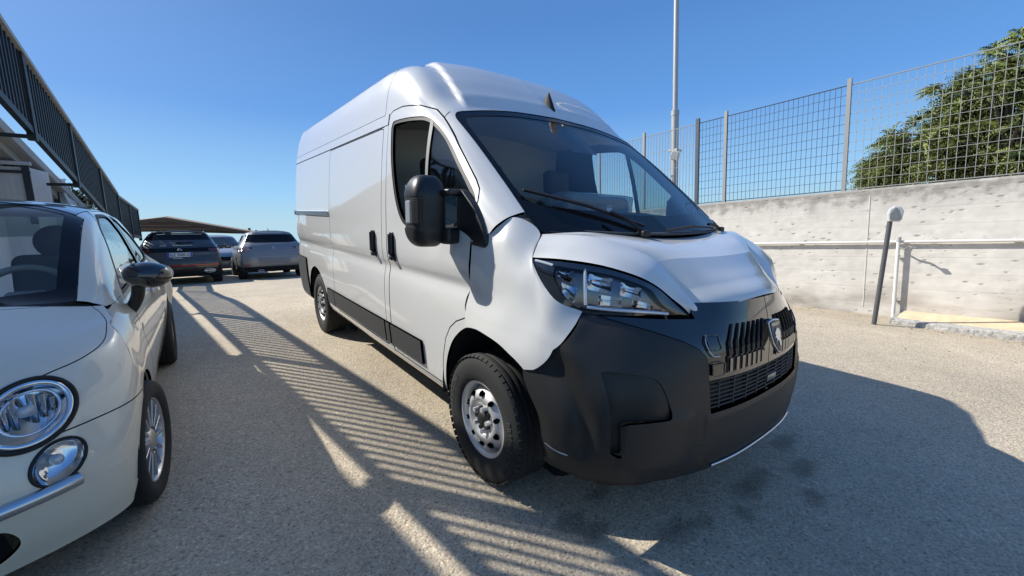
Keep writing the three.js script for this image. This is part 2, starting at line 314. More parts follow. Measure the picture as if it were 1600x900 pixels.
  // rear face
  { const s = sect(-4.43); const pts = s[0].map((x, i) => [x, s[1][i]]); const o = [...pts, ...pts.slice(0, -1).reverse().map(([x, y]) => [-x, y])]; part('rear_face', new THREE.ShapeGeometry(shapeOf(o)).rotateY(Math.PI).translate(0, 0, -4.429), W, van); }
  // dark underlayer seen in the panel gaps, kept clear of openings
  part('inner_structure', both(skin(Body, [.02, .76, 60], [-4.40, -1.10, 60], [zy(archR, -1, .01), zy(win, -1, .03), above(.36)], { off: -.016, flip: true })), MAT.under, van);
  part('door_frame', both([skin(Body, [.02, .80, 90], [-1.25, -.04, 90], [zy(win, -1, .004), zy(arch, -1, .02), (p) => wsOut(p[0], p[2]) * -1 + .02, above(.36)], { off: -.016, flip: true })].map((g) => g)[0]), MAT.under, van);
  // front doors
  for (const s of [0, 1]) {
    const m = (g) => s ? mirrorX(g) : g;
    const d = part('front_door', m(skin(Body, [.02, .80, 150], [-1.19, -.04, 130], [zy(door, 1, G), zy(win, -1)], R)), W, van);
    // black rubber surround, pane, fixed quarter pane with its divider
    const div = (p, o = 0) => (p[2] - (-.62 + (1.80 - p[1]) * .17)) + o;         // > 0 ahead of the divider
    part('window_seal', m(skin(Body, [.35, .72, 80], [-1.14, -.05, 90], [zy(win), zy(win, -1, -.021)], { off: -.004, flip: true, rim: .02 })), MAT.black, d);
    if (s) part('window_pane', m(skin(Body, [.35, .72, 60], [-1.14, -.05, 70], [zy(win, 1, .018), (p) => div(p, .012)], { off: -.014, flip: true })), MAT.glass, d);
    part('quarter_pane', m(skin(Body, [.35, .72, 60], [-1.14, -.05, 70], [zy(win, 1, .018), (p) => -div(p, -.012)], { off: -.010, flip: true })), MAT.tinted, d);
    part('window_divider', m(skin(Body, [.35, .72, 70], [-1.14, -.05, 160], [zy(win, 1, .006), (p) => Math.abs(div(p)) - .014], { off: -.002, flip: true, rim: .02 })), MAT.grey, d);
    part('inner_panel', m(skin(Body, [.1, .42, 16], [-1.15, -.1, 16], [zy(door, 1, .02), zy(arch, -1, .05), below(1.345)], { off: -.075, flip: true })), MAT.interior, d);
    const h = part('door_handle', m(join([put(new THREE.CapsuleGeometry(.042, .135, 6, 14), [-1.022, 1.185, -1.052], [0, 0, 0], [.35, 1, 1]), put(new THREE.CapsuleGeometry(.020, .12, 6, 12), [-1.050, 1.20, -1.052], [0, 0, 0]), rbox(.04, .035, .05, .012, [-1.040, 1.105, -1.052])])), MAT.mirror, d);
    part('protective_moulding', m(join([skin(Body, [.05, .16, 14], [-1.155, -.63, 40], [above(.455), below(.612), ahead(-1.150), behind(-.645)], { off: .018, rim: .018, flip: true })])), MAT.trim, d);
  }
  part('door_handle', join([put(new THREE.CapsuleGeometry(.042, .135, 6, 14), [-1.022, 1.185, -1.42], [0, 0, 0], [.35, 1, 1]), put(new THREE.CapsuleGeometry(.020, .12, 6, 12), [-1.050, 1.20, -1.42], [0, 0, 0]), rbox(.04, .035, .05, .012, [-1.040, 1.105, -1.42])]), MAT.mirror, sd);
  const mould = (z0, z1) => skin(Body, [.05, .16, 14], [z0 - .02, z1 + .02, 60], [above(.455), below(.612), ahead(z0), behind(z1)], { off: .018, rim: .018, flip: true });
  part('protective_moulding', mould(-2.672, -1.275), MAT.trim, sd);
  part('protective_moulding', mould(-1.25, -1.178), MAT.trim, van);
  part('protective_moulding', mould(-2.95, -2.692), MAT.trim, van);
  part('protective_moulding', mirrorX(mould(-2.95, -1.178)), MAT.trim, van);
  part('slide_rail', [rbox(.022, .048, 1.60, .008, [-1.034, 1.395, -3.50]), rbox(.012, .014, 1.58, .004, [-1.046, 1.41, -3.50])], MAT.satin, van);
  part('slide_rail_end', rbox(.03, .056, .05, .008, [-1.034, 1.395, -4.31]), MAT.black, van);
  part('rear_bumper', [...both(skin(Body, [0, .25, 20], [-4.43, -3.8, 30], [below(.85), zy(archR, -1), behind(-3.86)], { off: .016, rim: .02, flip: true })), rbox(1.96, .34, .1, .03, [0, .50, -4.44])], MAT.trim, van);
  // windscreen
  const wsg = part('windscreen', both(skin(Body, [.70, 1, 50], [-.60, .50, 60], [(p) => wsOut(p[0], p[2]) + .002], { off: -.006, flip: true })), MAT.windscreen, van);
  part('windscreen_border', both(skin(Body, [.70, 1, 100], [-.60, .50, 130], [(p) => wsOut(p[0], p[2]) + .001, (p) => -wsIn(p[0], p[2])], { off: -.003, flip: true })), MAT.frit, wsg);
  part('camera_housing', [skin(Body, [.85, 1, 12], [-.57, -.26, 12], [(p) => Math.abs(p[0]) - .13 + .1 * (p[2] + .55)], { off: -.03, flip: true })], MAT.black, wsg);
  part('camera_housing', [mirrorX(skin(Body, [.85, 1, 12], [-.57, -.26, 12], [(p) => Math.abs(p[0]) - .16 + .1 * (p[2] + .55)], { off: -.03, flip: true }))], MAT.black, wsg);

  // ---- front: hood, fender, headlamp, bumper
  const hoodRows = [
    [[-.932, 1.2245, .311], [-.842, 1.324, .273], [-.66, 1.334, .345], [-.48, 1.322, .39], [-.25, 1.304, .425], [0, 1.297, .437]],
    [[-.872, 1.2245, .444], [-.705, 1.320, .425], [-.55, 1.315, .455], [-.40, 1.302, .485], [-.2, 1.287, .505], [0, 1.282, .515]],
    [[-.772, 1.205, .588], [-.575, 1.275, .545], [-.45, 1.275, .575], [-.32, 1.266, .592], [-.16, 1.257, .605], [0, 1.254, .61]],
    [[-.655, 1.160, .685], [-.475, 1.214, .638], [-.39, 1.224, .662], [-.28, 1.224, .678], [-.14, 1.223, .69], [0, 1.222, .695]],
    [[-.608, 1.134, .712], [-.452, 1.166, .684], [-.37, 1.178, .712], [-.268, 1.180, .731], [-.13, 1.180, .745], [0, 1.180, .750]],
    [[-.535, 1.075, .753], [-.43, 1.100, .742], [-.355, 1.113, .775], [-.26, 1.122, .801], [-.13, 1.129, .817], [0, 1.131, .823]],
    [[-.46, 1.004, .797], [-.40, 1.012, .822], [-.335, 1.024, .854], [-.25, 1.04, .882], [-.12, 1.056, .907], [0, 1.062, .915]],
    [[-.44, .98, .80], [-.385, .985, .830], [-.325, .995, .863], [-.245, 1.01, .893], [-.12, 1.03, .917], [0, 1.036, .925]],
  ];
  const mid = (A, B, t, o) => A.map((v, i) => lerp(v, B[i], t) + o[i]);
  const HoodSide = grid(hoodRows.map((r, i) => [r[0], mid(r[0], r[1], .5, [-.007, .007, .006]), r[1]]), [0, .17, .36, .52, .60, .76, .95, 1]);
  const sym = (p) => [-p[0], p[1], p[2]];
  const HoodTop = grid(hoodRows.slice(0, 4).map((r) => [...r.slice(1), sym(r[4])]), [0, .33, .69, 1], [0, .2, .42, .70, 1, 1.3]);
  const HoodFront = grid(hoodRows.slice(3).map((r) => [...r.slice(1), sym(r[4])]), [0, .17, .5, .9, 1], [0, .2, .42, .70, 1, 1.3]);
  const hR = { rim: .02, flip: true };
  part('hood', both(join([skin(HoodSide, [0, 1, 30], [0, 1, 90], [(p, u, v) => .012 - u, (p, u, v) => v - .955], hR), skin(HoodTop, [0, 1, 50], [0, 1, 40], [(p, u, v) => -v + .0], { flip: true }), skin(HoodFront, [0, 1, 50], [0, 1, 50], [(p, u, v) => v - .905], hR)])), W, van);
  const Fender = grid([
    [[-1.022, 1.275, -.048], [-.990, 1.325, .075], [-.915, 1.398, .145], [-.850, 1.328, .262], [-.934, 1.221, .311], [-.948, 1.076, .460], [-.860, 1.016, .563]],
    [[-1.027, 1.18, -.052], [-1.018, 1.22, .07], [-.982, 1.285, .168], [-.934, 1.242, .281], [-.957, 1.17, .347], [-.958, 1.047, .465], [-.878, .988, .568]],
    [[-1.026, 1.09, -.062], [-1.025, 1.10, .07], [-1.011, 1.16, .18], [-.990, 1.14, .30], [-.975, 1.10, .377], [-.969, 1.0, .472], [-.897, .958, .575]],
    [[-1.013, 1.03, -.08], [-1.022, 1.0, .07], [-1.018, 1.03, .19], [-1.006, 1.03, .31], [-.990, 1.0, .402], [-.978, .95, .480], [-.916, .918, .583]],
    [[-1.023, .93, -.108], [-1.034, .90, .07], [-1.036, .91, .20], [-1.026, .90, .32], [-1.012, .90, .42], [-.991, .88, .496], [-.940, .86, .596]],
    [[-1.032, .80, -.108], [-1.042, .80, .07], [-1.044, .80, .20], [-1.038, .79, .33], [-1.022, .79, .43], [-.999, .79, .503], [-.954, .78, .60]],
    [[-1.03, .62, -.108], [-1.035, .66, .07], [-1.036, .66, .21], [-1.026, .66, .34], [-1.01, .66, .44], [-.985, .66, .51], [-.945, .66, .60]],
  ], [0, .18, .34, .48, .66, .84, 1], [0, .18, .34, .52, .66, .82, 1]);
  const seamFB = (p) => { const a = [[1.05, .715], [1.02, .757], [.985, .861], [.915, .954], [.862, 1.019], [.6, 1.3]], x = -p[0]; for (let i = 0; i < a.length - 1; i++) if (x <= a[i][0] && x > a[i + 1][0]) return lerp(a[i][1], a[i + 1][1], (a[i][0] - x) / (a[i][0] - a[i + 1][0])) - p[1]; return (x > 1 ? .715 : 1.3) - p[1]; };   // < 0 above the seam
  part('fender', both([skin(Fender, [0, 1, 110], [0, 1, 100], [zy(arch, -1), (p) => seamFB(p) + .003], { rim: .02, flip: true }), skin(Body, [.0, .28, 60], [-.44, -.09, 60], [zy(door, -1, G), zy(arch, -1), below(.93), behind(-.106), ahead(-.43), above(.33)], R)].reduce((a, b) => join([a, b]))), W, van);
  // headlamp between hood edge and fender
  const hlTop = [[-.934, 1.2155, .314], [-.872, 1.215, .446], [-.772, 1.196, .588], [-.655, 1.151, .687], [-.595, 1.117, .722], [-.53, 1.062, .756], [-.470, 1.004, .794]];
  const hlBot = [[-.937, 1.2065, .322], [-.957, 1.128, .393], [-.946, 1.074, .459], [-.915, 1.038, .511], [-.862, 1.012, .560], [-.745, 1.009, .672], [-.62, 1.003, .730], [-.468, .996, .797]];
  const arc = (pts) => { const c = new THREE.CatmullRomCurve3(pts.map((p) => V(...p)), false, 'centripetal'); return (t) => c.getPointAt(clamp(t)); };
  const cT = arc(hlTop), cB = arc(hlBot);
  const Lamp = (u, v) => { const a = cT(u), b = cB(u), p = a.lerp(b, v), k = Math.sin(Math.PI * v) * Math.min(1, 4 * u * (1 - u) + .1) * .014; return [p.x - k * .75, p.y + k * .2, p.z + k * .65]; };
  const deep = (d, sh = 0) => (u, v) => { const p = Lamp(u, v); return [p[0] + d * .62, p[1] - d * .15 + sh, p[2] - d * .75]; };
  for (const s of [0, 1]) {
    const m = (g) => s ? mirrorX(g) : g;
    const hl = part('headlight', m(skin(deep(.10), [0, 1, 40], [0, 1, 12], [], { flip: true })), MAT.gloss, van);
    part('lens', m(skin(Lamp, [0, 1, 50], [0, 1, 14], [], { flip: true })), MAT.lens, hl);
    const inner = poly(roundPoly([[.155, .16], [.50, .10], [.73, .14], [.93, .80], [.90, .93], [.40, .93], [.30, .86], [.19, .55]], .05)), puv = (f, s = 1, o = 0) => (p, u, v) => (s * f(u, v) + o) * .4;
    part('lamp_border', m(skin(deep(.005), [0, 1, 90], [0, 1, 50], [puv(inner, -1)], { rim: .05, flip: true })), MAT.gloss, hl);
    const cells = [[.20, .29, .20, .48], [.235, .325, .54, .84], [.38, .51, .17, .50], [.45, .57, .56, .80], [.56, .68, .20, .52], [.63, .76, .57, .80]];
    const warp = (a, b, c) => [lerp(c[0], c[1], a) + .07 * (lerp(c[2], c[3], b) - .3), lerp(c[2], c[3], b)];
    const cellPoly = cells.map((c) => poly([[0, 0], [1, 0], [1, 1], [0, 1]].map(([a, b]) => warp(a, b, c))));
    part('bezel', m(skin((u, v) => deep(.034)(u, v), [.14, .95, 110], [.06, .97, 50], [puv(inner), ...cellPoly.map((c) => puv(c, -1))], { rim: .03, flip: true })), std(lin(.16, .165, .17), .25, .8), hl);
    for (const c of cells) part('reflector', m(skin((a, b) => { const [u, v] = warp(a, b, c), r = Math.hypot((a - .5) * 2, (b - .5) * 2.0); return deep(.030 + .045 * (1 - clamp(r * r * .6)))(u, v); }, [0, 1, 20], [0, 1, 16], [], { flip: true })), MAT.chrome, hl);
    for (const c of [cells[0], cells[1], cells[2], cells[4]]) { const [u, v] = warp(.5, .5, c), q = deep(.045)(u, v); part('bulb', m(put(lathe([[0, .014], [.012, .010], [.017, 0], [.014, -.02]], 18), q, [1.3, 0, -.6])), MAT.lens, hl); }
    part('light_guide', m(tube([0, .25, .5, .75, 1].map((t) => deep(.012)(.335 + .085 * t, .10 + .72 * t)), .0075, 16, 6)), std(lin(.72, .76, .8), .12, .4), hl);
    part('light_guide', m(tube([0, .25, .5, .75, 1].map((t) => deep(.008)(.43 + .45 * t, .86 + .02 * t)), .0085, 20, 6)), std(lin(.72, .76, .8), .12, .4), hl);
    part('light_guide', m(tube([0, .5, 1].map((t) => deep(.004)(.02 + .13 * t, .14 + .05 * t)), .007, 10, 6)), std(lin(.72, .76, .8), .12, .4), hl);
    part('turn_lamp', m(skin((a, b) => deep(.022)(lerp(.24, .40, a), lerp(.885, .955, b)), [0, 1, 10], [0, 1, 4], [], { flip: true })), std(lin(.62, .50, .34), .2, .6), hl);
  }
  // bumper surface: rows by height, from the middle to the wheel edge
  const bumpRows = [
    [[0, .285, .925], [-.30, .285, .918], [-.46, .285, .888], [-.63, .285, .828], [-.765, .287, .758], [-.865, .29, .675], [-.93, .30, .56], [-.955, .305, .47]],
    [[0, .345, .952], [-.30, .345, .94], [-.475, .345, .91], [-.66, .345, .85], [-.80, .347, .775], [-.90, .35, .672], [-.965, .36, .555], [-.982, .365, .472]],
    [[0, .55, .968], [-.30, .55, .955], [-.50, .55, .922], [-.70, .55, .862], [-.855, .55, .770], [-.952, .55, .65], [-1.0, .55, .548], [-1.012, .55, .475]],
    [[0, .75, .966], [-.30, .75, .95], [-.49, .75, .912], [-.69, .75, .845], [-.85, .75, .745], [-.95, .75, .62], [-1.0, .75, .49], [-1.024, .755, .375]],
    [[0, .87, .955], [-.30, .87, .938], [-.48, .87, .89], [-.65, .87, .82], [-.80, .87, .725], [-.92, .87, .612], [-.972, .87, .535], [-.995, .87, .45]],
    [[0, .96, .938], [-.28, .96, .912], [-.46, .96, .848], [-.62, .96, .785], [-.75, .96, .705], [-.848, .96, .617], [-.915, .96, .558], [-.96, .96, .46]],
    [[0, 1.05, .912], [-.27, 1.05, .878], [-.42, 1.05, .805], [-.57, 1.05, .745], [-.69, 1.05, .672], [-.78, 1.05, .585], [-.85, 1.05, .512], [-.92, 1.05, .405]],
  ];
  const Bump = grid(bumpRows.map((r) => [sym(r[1]), ...r]), [0, .09, .345, .61, .765, .88, 1], [-.2, 0, .2, .33, .48, .60, .72, .86, 1]);
  // matte upper edge, from the fender seam round to the grille and down its side: y of the edge by x
  const mattePts = [[.60, 1.20], [.862, 1.023], [.785, .991], [.665, .949], [.56, .908], [.50, .872], [.474, .84], [.465, .80], [.468, .742], [.455, .60], [0, .60]];
  const centre = poly([...mattePts, [0, 1.3], [.6, 1.3]]);
  const mesh = poly(roundPoly([[-.1, .738], [.47, .738], [.452, .607], [-.1, .607]], .012));
  const inC = (o = 0) => (p) => centre(-p[0], p[1]) + o;       // < 0 inside glossy centre
  // recessed corner pocket of the bumper
  const pocket = poly(roundPoly([[.885, .80], [.86, .806], [.72, .785], [.695, .755], [.660, .635], [.668, .612], [.835, .605], [.850, .59], [.838, .45], [.872, .47]], [.01, .02, .03, .03, .02, .01, .02, .02, .02, .01]));
  const valley = (p) => { const x = -p[0], c = .985 - .045 * smooth(.85, .5, p[1]) + .0 * x; return -.020 * Math.exp(-(((x - c) / .024) ** 2)) * smooth(.90, .80, p[1]) * smooth(.40, .50, p[1]); };
  const bulge = (p) => .010 * smooth(.62, .57, p[1]) * smooth(.32, .37, p[1]) * smooth(.50, .47, -p[0]) + .010 * smooth(.66, .60, p[1]) * smooth(.35, .42, p[1]) * smooth(.52, .60, -p[0]) * smooth(.86, .83, -p[0]);
  const hlLow = (p) => { const x = -p[0], k = [[.46, .988], [.62, .996], [.75, 1.004], [.866, 1.007], [.90, 1.009]]; if (x < .46 || x > .90) return x < .46 ? p[1] - 9 : -1; let i = 0; while (i < 3 && x > k[i + 1][0]) i++; return p[1] - lerp(k[i][1], k[i + 1][1], clamp((x - k[i][0]) / (k[i + 1][0] - k[i][0]))); };
  const onB = (x, y, o = 0) => { // point of the bumper surface at (x, y)
    let u = clamp(x / 1.02), v = clamp((y - .285) / .765); for (let i = 0; i < 14; i++) { const p = Bump(u, v); u = clamp(u + (x + p[0]) * .7); v = clamp(v + (y - p[1]) * .9); }
    u = Math.min(u, .985); v = Math.min(v, .985); const p = Bump(u, v), a = Bump(u + .01, v), b = Bump(u, v + .01), e1 = a.map((k, i) => k - p[i]), e2 = b.map((k, i) => k - p[i]);
    let n = [e1[1] * e2[2] - e1[2] * e2[1], e1[2] * e2[0] - e1[0] * e2[2], e1[0] * e2[1] - e1[1] * e2[0]]; const l = Math.hypot(...n); n = n.map((k) => k / l * (n[2] < 0 ? -1 : 1)); return [p[0] + n[0] * o, p[1] + n[1] * o, p[2] + n[2] * o]; };
  const fb = part('front_bumper', both(skin(Bump, [0, 1, 190], [0.05, 1, 160], [(p) => -inC()(p) + .002, (p) => -seamFB(p) + .003, (p) => -mesh(-p[0], p[1]), (p) => hlLow(p), (p) => -pocket(-p[0], p[1])], { flip: true, rim: .018, disp: (p) => valley(p) + bulge(p) })), MAT.bumper, van);
  part('bumper_insert', both(skin(Bump, [.4, 1, 80], [.05, .9, 80], [(p) => pocket(-p[0], p[1]) - .004], { flip: true, disp: (p) => -.004 - .020 * smooth(.70, .84, -p[0]) - .006 * smooth(.70, .62, p[1]) })), MAT.bumper, fb);
  part('lower_skirt', both(skin(Bump, [0, 1, 90], [0, .20, 18], [(p) => (p[1] - .385 - .03 * smooth(.93, 1.0, -p[0]))], { flip: true, rim: .02, off: -.012 })), MAT.bumper, fb);
  part('trim_strip', both(tube([[-1.010, .455, .512], [-.993, .438, .566], [-.936, .417, .628], [-.903, .412, .668], [-.886, .426, .694]], .0028, 24, 6)), MAT.satin, fb);
  part('lower_recess', both(skin(Bump, [.3, .95, 50], [0, .18, 16], [(p) => poly([[.865, .275], [.86, .365], [.83, .385], [.68, .335], [.66, .305], [.72, .275]])(-p[0], p[1])], { flip: true, off: -.004 })), MAT.black, fb);
  part('skid_strip', tube([...Array(11)].map((_, i) => { const x = -.42 + .084 * i, q = onB(Math.abs(x), .352, .015); return [x, q[1], q[2]]; }), .0065, 40, 6), MAT.satin, fb);
  part('tow_cover', skin(Bump, [.2, .55, 30], [.2, .5, 30], [(p) => Math.abs(-p[0] - .53) - .035, (p) => Math.abs(p[1] - .435) - .03], { flip: true, off: .0012, rim: .003 }), MAT.bumper, fb);
  // glossy centre panel with mesh below and fins
  const gp = part('grille_panel', both(skin(Bump, [0, .75, 140], [.55, 1, 100], [(p) => inC(.003)(p), (p) => -mesh(-p[0], p[1]) + .002, (p) => -seamFB(p) * 1 + .0, hlLow, (p) => p[1] - 1.06, (p) => .738 - p[1]], { flip: true, rim: .02, off: -.004 })), MAT.gloss, van);
  // curved grooves running down into a dark row of openings, plates below
  const xs = [.085, .128, .171, .214, .257, .300, .343], slots = [], plates = [];
  for (const x of xs) {
    const l = .10 * (x - .03);
    slots.push(join([tube([onB(x - .016 - l * .9, .958, -.002), onB(x - .008 - l * .5, .925, 0), onB(x - l * .12, .890, .001), onB(x, .862, .001)], .0062, 12, 6), tube([onB(x - .002 - l * .3, .905, 0), onB(x + .004, .885, .001), onB(x + .006, .862, .001)], .0055, 8, 6), bar(onB(x, .866, -.002), onB(x, .830, -.002), .026, .008), bar(onB(x + .017, .832, -.002), onB(x + .017, .762, -.002), .010, .008)]));
    plates.push(bar(onB(x - .0045, .822, .001), onB(x - .0045, .764, .001), .026, .005));
  }
  for (const s of [0, 1]) for (const f of slots) part('grille_slot', s ? mirrorX(f) : f, MAT.black, gp);
  for (const s of [0, 1]) for (const f of plates) part('grille_plate', s ? mirrorX(f) : f, MAT.gloss, gp);
  part('grille_end_plate', both(skin(Bump, [0, .5, 70], [.5, .9, 60], [(p) => Math.max(.375 + p[0], -p[0] - .455), (p) => Math.abs(p[1] - .785) - .022], { flip: true, off: .004, rim: .008 })), MAT.gloss, gp);
  part('grille_end_plate', both(skin(Bump, [0, .6, 70], [.5, .95, 60], [(p) => Math.max(.395 + p[0], -p[0] - .455), (p) => Math.abs(p[1] - .892) - .026], { flip: true, off: .004, rim: .008 })), MAT.gloss, gp);
  for (const [x0, x1, y0, y1] of [[.385, .452, .763, .808], [.398, .455, .868, .918]]) part('grille_end_frame', both(tube([[x0, y0], [x1, y0], [x1, (y0 + y1) / 2], [x1, y1], [x0, y1], [x0, (y0 + y1) / 2]].map(([x, y]) => onB(x, y, .007)), .002, 48, 5, true)), std(lin(.16, .16, .165), .3, .6), gp);
  part('chrome_claw', both(tube([onB(.452, .925, .004), onB(.466, .895, .005), onB(.448, .845, .005), onB(.41, .838, .005)], .0028, 20, 6)), MAT.steel, gp);
  // lower mesh grille
  const mg = part('mesh_backing', both(skin(Bump, [0, .42, 40], [.38, .66, 14], [(p) => mesh(-p[0], p[1])], { flip: true, off: -.05 })), MAT.black, fb);
  for (let r = 0; r < 7; r++) { const y = .618 + r * .0185; part('mesh_bar', both(tube([0, .1, .2, .3, .4, .455].map((x) => onB(x, y, -.012)), .0042, 24, 5)), MAT.trim, fb); }
  for (let c = 0; c < 9; c++) { const x = -.40 + c * .1; const p = [onB(Math.abs(x), .61, -.016), onB(Math.abs(x), .735, -.016)].map((q) => [x < 0 ? q[0] : -q[0], q[1], q[2]]); part('mesh_upright', bar(p[0], p[1], .006, .02), MAT.trim, fb); }
  part('sensor_block', rbox(.10, .035, .02, .006, [.05, .655, .958]), MAT.gloss, fb);
  // shield badge
  { const sh = roundPoly([[-.058, .075], [-.056, .03], [-.04, -.035], [0, -.08], [.04, -.035], [.056, .03], [.058, .075], [0, .084]], [.006, .02, .02, .006, .02, .02, .006, .02]);
    const tilt = [-.28, 0, 0], at = [0, .868, .968];
    const b = part('shield_badge', put(plate(sh, .016, .004), at, tilt), MAT.satin, gp);
    part('badge_field', put(plate(sh.map(([x, y]) => [x * .88, y * .9]), .004, .001), [at[0], at[1] + .0045, at[2] + .0155], tilt), std(lin(.03, .03, .032), .4), b);
    const head = spline2([[-.012, .034], [.008, .040], [.026, .026], [.030, .006], [.020, .012], [.030, -.008], [.018, -.006], [.020, -.03], [.004, -.048], [.002, -.022], [-.012, -.016], [-.028, -.022], [-.018, -.006], [-.034, -.002], [-.024, .012], [-.030, .018]], 70);
    part('lion_head', put(plate(head, .005, .0015), [at[0], at[1] + .004, at[2] + .0185], tilt), MAT.satin, b);
    const f = FONT ? new TextGeometry('PEUGEOT', { font: FONT, size: .0135, depth: .002, curveSegments: 3 }) : null; if (f) { f.computeBoundingBox(); f.translate(-f.boundingBox.max.x / 2, .052, 0); part('badge_letters', put(f, [at[0], at[1] + .004, at[2] + .0185], tilt), MAT.satin, b); }
  }
  // cowl
  const cowl = (x, k) => [x, lerp(1.328 - .03 * (1 - (x / .84) ** 2), 1.322 - .025 * (1 - (x / .84) ** 2), k) + .004 * (1 - k), .435 - .165 * (x / .84) ** 2 - .09 * (1 - k)];
  const cw = part('cowl_panel', skin((u, v) => { const p = cowl(-.80 + 1.6 * u, v); p[1] += .014; return p; }, [0, 1, 40], [0, 1, 4], [], { flip: true }), MAT.interior, van);
  for (const k of [.25, .5, .75, 1]) part('cowl_slat', tube([...Array(13)].map((_, i) => { const p = cowl(-.62 + 1.42 * i / 12, k); return [p[0], p[1] + .022, p[2]]; }), .007, 40, 6), MAT.trim, cw);
  // wipers
  const onW = (x, z, o) => { let lo = .6, hi = 1; for (let i = 0; i < 30; i++) { const t = (lo + hi) / 2; if (-Body(t, z)[0] > Math.abs(x)) lo = t; else hi = t; } const p = Body((lo + hi) / 2, z); return [x, p[1] + o * .79, z + o * .61]; };
  for (const [piv, mid, b0, b1] of [[[-.30, .415], [-.42, .28], [-.80, .06], [-.22, .36]], [[.60, .35], [.42, .36], [.52, .345], [-.06, .40]]]) {
    const w = part('wiper', [tube([onW(...piv, .035), onW(lerp(piv[0], mid[0], .5), lerp(piv[1], mid[1], .5), .05), onW(...mid, .045)], .009, 14, 6), rbox(.06, .035, .05, .012, onW(...piv, .03))], MAT.black, van);
    part('wiper_blade', [bar(onW(...b0, .02), onW(lerp(b0[0], b1[0], .5), lerp(b0[1], b1[1], .5), .028), .012, .022), bar(onW(lerp(b0[0], b1[0], .5), lerp(b0[1], b1[1], .5), .028), onW(...b1, .02), .012, .022)], MAT.black, w);
  }
  // antenna
  { const g = new THREE.SphereGeometry(1, 18, 12); const p = g.attributes.position; for (let i = 0; i < p.count; i++) { const y = p.getY(i), z = p.getZ(i); p.setXYZ(i, p.getX(i) * .028 * (1 - .6 * clamp(y)), clamp(y, 0) * .085, z * .075 * (1 - .75 * clamp(y)) - clamp(y) * .05); } g.computeVertexNormals(); part('roof_antenna', put(g, [.045, 2.178, -.70], [.5, 0, 0], [1.25, 1.2, 1.1]), MAT.antenna, van); }
  // mirrors
  for (const s of [0, 1]) {
    const m = (g) => s ? mirrorX(g) : g;
    const prof = (hw, hd, n = 40) => [...Array(n)].map((_, i) => { const a = i / n * 6.28318, c = Math.cos(a), q = Math.sin(a), e = .55; return [Math.sign(c) * Math.abs(c) ** e * hw, Math.sign(q) * Math.abs(q) ** e * hd]; });
    const MX = -1.168, MZ = -.255;
    const shell = (y0, y1, rows) => skin((u, v) => { const y = lerp(y0, y1, v); const [hw, hd, cx, cz] = rows(v); const a = u * 6.28318, c = Math.cos(a), q = Math.sin(a), e = q > 0 ? .62 : .42; return [MX + cx + Math.sign(c) * Math.abs(c) ** e * hw, y, MZ + cz + Math.sign(q) * Math.abs(q) ** e * hd]; }, [0, 1, 64], [0, 1, 30], [], { flip: false });
    const top = shell(1.49, 1.60, (v) => { const k = Math.sqrt(Math.max(0, 1 - v * v)); return [.092 * (.25 + .75 * k) * (v > .999 ? .01 : 1), .085 * (.2 + .8 * k) * (v > .999 ? .01 : 1), .008 * v, -.01 * v]; });
    const mid = shell(1.335, 1.49, () => [.090, .083, 0, 0]);
    const low = shell(1.24, 1.335, (v) => { const k = Math.sqrt(Math.max(0, 1 - (1 - v) ** 2)); return [.094 * (.3 + .7 * k) * (v < .001 ? .01 : 1), .086 * (.25 + .75 * k) * (v < .001 ? .01 : 1), 0, 0]; });
    const mr = part('door_mirror', m(join([top, low])), MAT.mirror, van);
    part('mirror_core', m(mid), MAT.bumper, mr);
    part('mirror_glass', m(rbox(.14, .26, .006, .003, [-1.168, 1.42, -.341])), MAT.chrome, mr);
    part('indicator_lens', m(join([rbox(.022, .115, .06, .01, [-1.256, 1.415, -.255])])), phys(lin(.7, .74, .78), .06, 0, { transmission: .5, thickness: 0, clearcoat: 1 }), mr);
    part('mirror_ribs', m(join([...Array(13)].map((_, i) => rbox(.004, .004, .05, .001, [-1.254, 1.365 + i * .0095, -.205], [0, .5, 0])).concat([...Array(13)].map((_, i) => rbox(.02, .0035, .004, .001, [-1.228, 1.365 + i * .0095, -.1715]))))), MAT.mirror, mr);
    part('mirror_arm', m(rbox(.13, .034, .06, .012, [-1.055, 1.515, -.17], [0, .35, .02])), MAT.mirror, mr);
    part('mirror_arm', m(rbox(.13, .085, .075, .02, [-1.055, 1.30, -.19], [0, .35, .03])), MAT.mirror, mr);
    const bp = roundPoly([[-.205, 1.535], [-.15, 1.535], [-.03, 1.445], [.05, 1.345], [.075, 1.275], [.06, 1.25], [-.20, 1.265]], [.01, .03, .05, .04, .02, .02, .02]).map(([z, y]) => [-z, y]);
    part('mirror_base', m(put(plate(bp, .05, .01), [-1.035, 0, 0], [0, Math.PI / 2, 0]).translate(.01, 0, 0)), MAT.mirror, mr);
  }
  // wheel-arch liners, floor, axles
  const liner = (zc, f) => both(join([put(new THREE.CylinderGeometry(.44, .44, .36, 40, 1, true, -Math.PI * .05, Math.PI * 1.1), [-.83, .42, zc], [0, 0, Math.PI / 2]).applyMatrix4(new THREE.Matrix4()), put(new THREE.CircleGeometry(.46, 32), [-.66, .42, zc], [0, -Math.PI / 2, 0])]));
  for (const zc of [.04, -3.45]) for (const g of liner(zc)) part('wheel_arch_liner', g, MAT.liner, van);
  part('underbody', [rbox(1.5, .12, 4.6, .03, [0, .36, -1.95]), rbox(1.86, .05, 2.2, .02, [0, .37, -1.75])], MAT.under, van);
  part('engine', [rbox(.92, .62, .58, .04, [0, .72, .53]), rbox(1.62, .78, .10, .03, [0, .82, .22])], MAT.under, van);
  // cabin
  const cab = part('bulkhead', [rbox(1.86, 1.75, .03, .01, [0, 1.30, -1.55]), rbox(1.80, .04, 1.2, .01, [0, .5, -.95])], MAT.cabin, van);
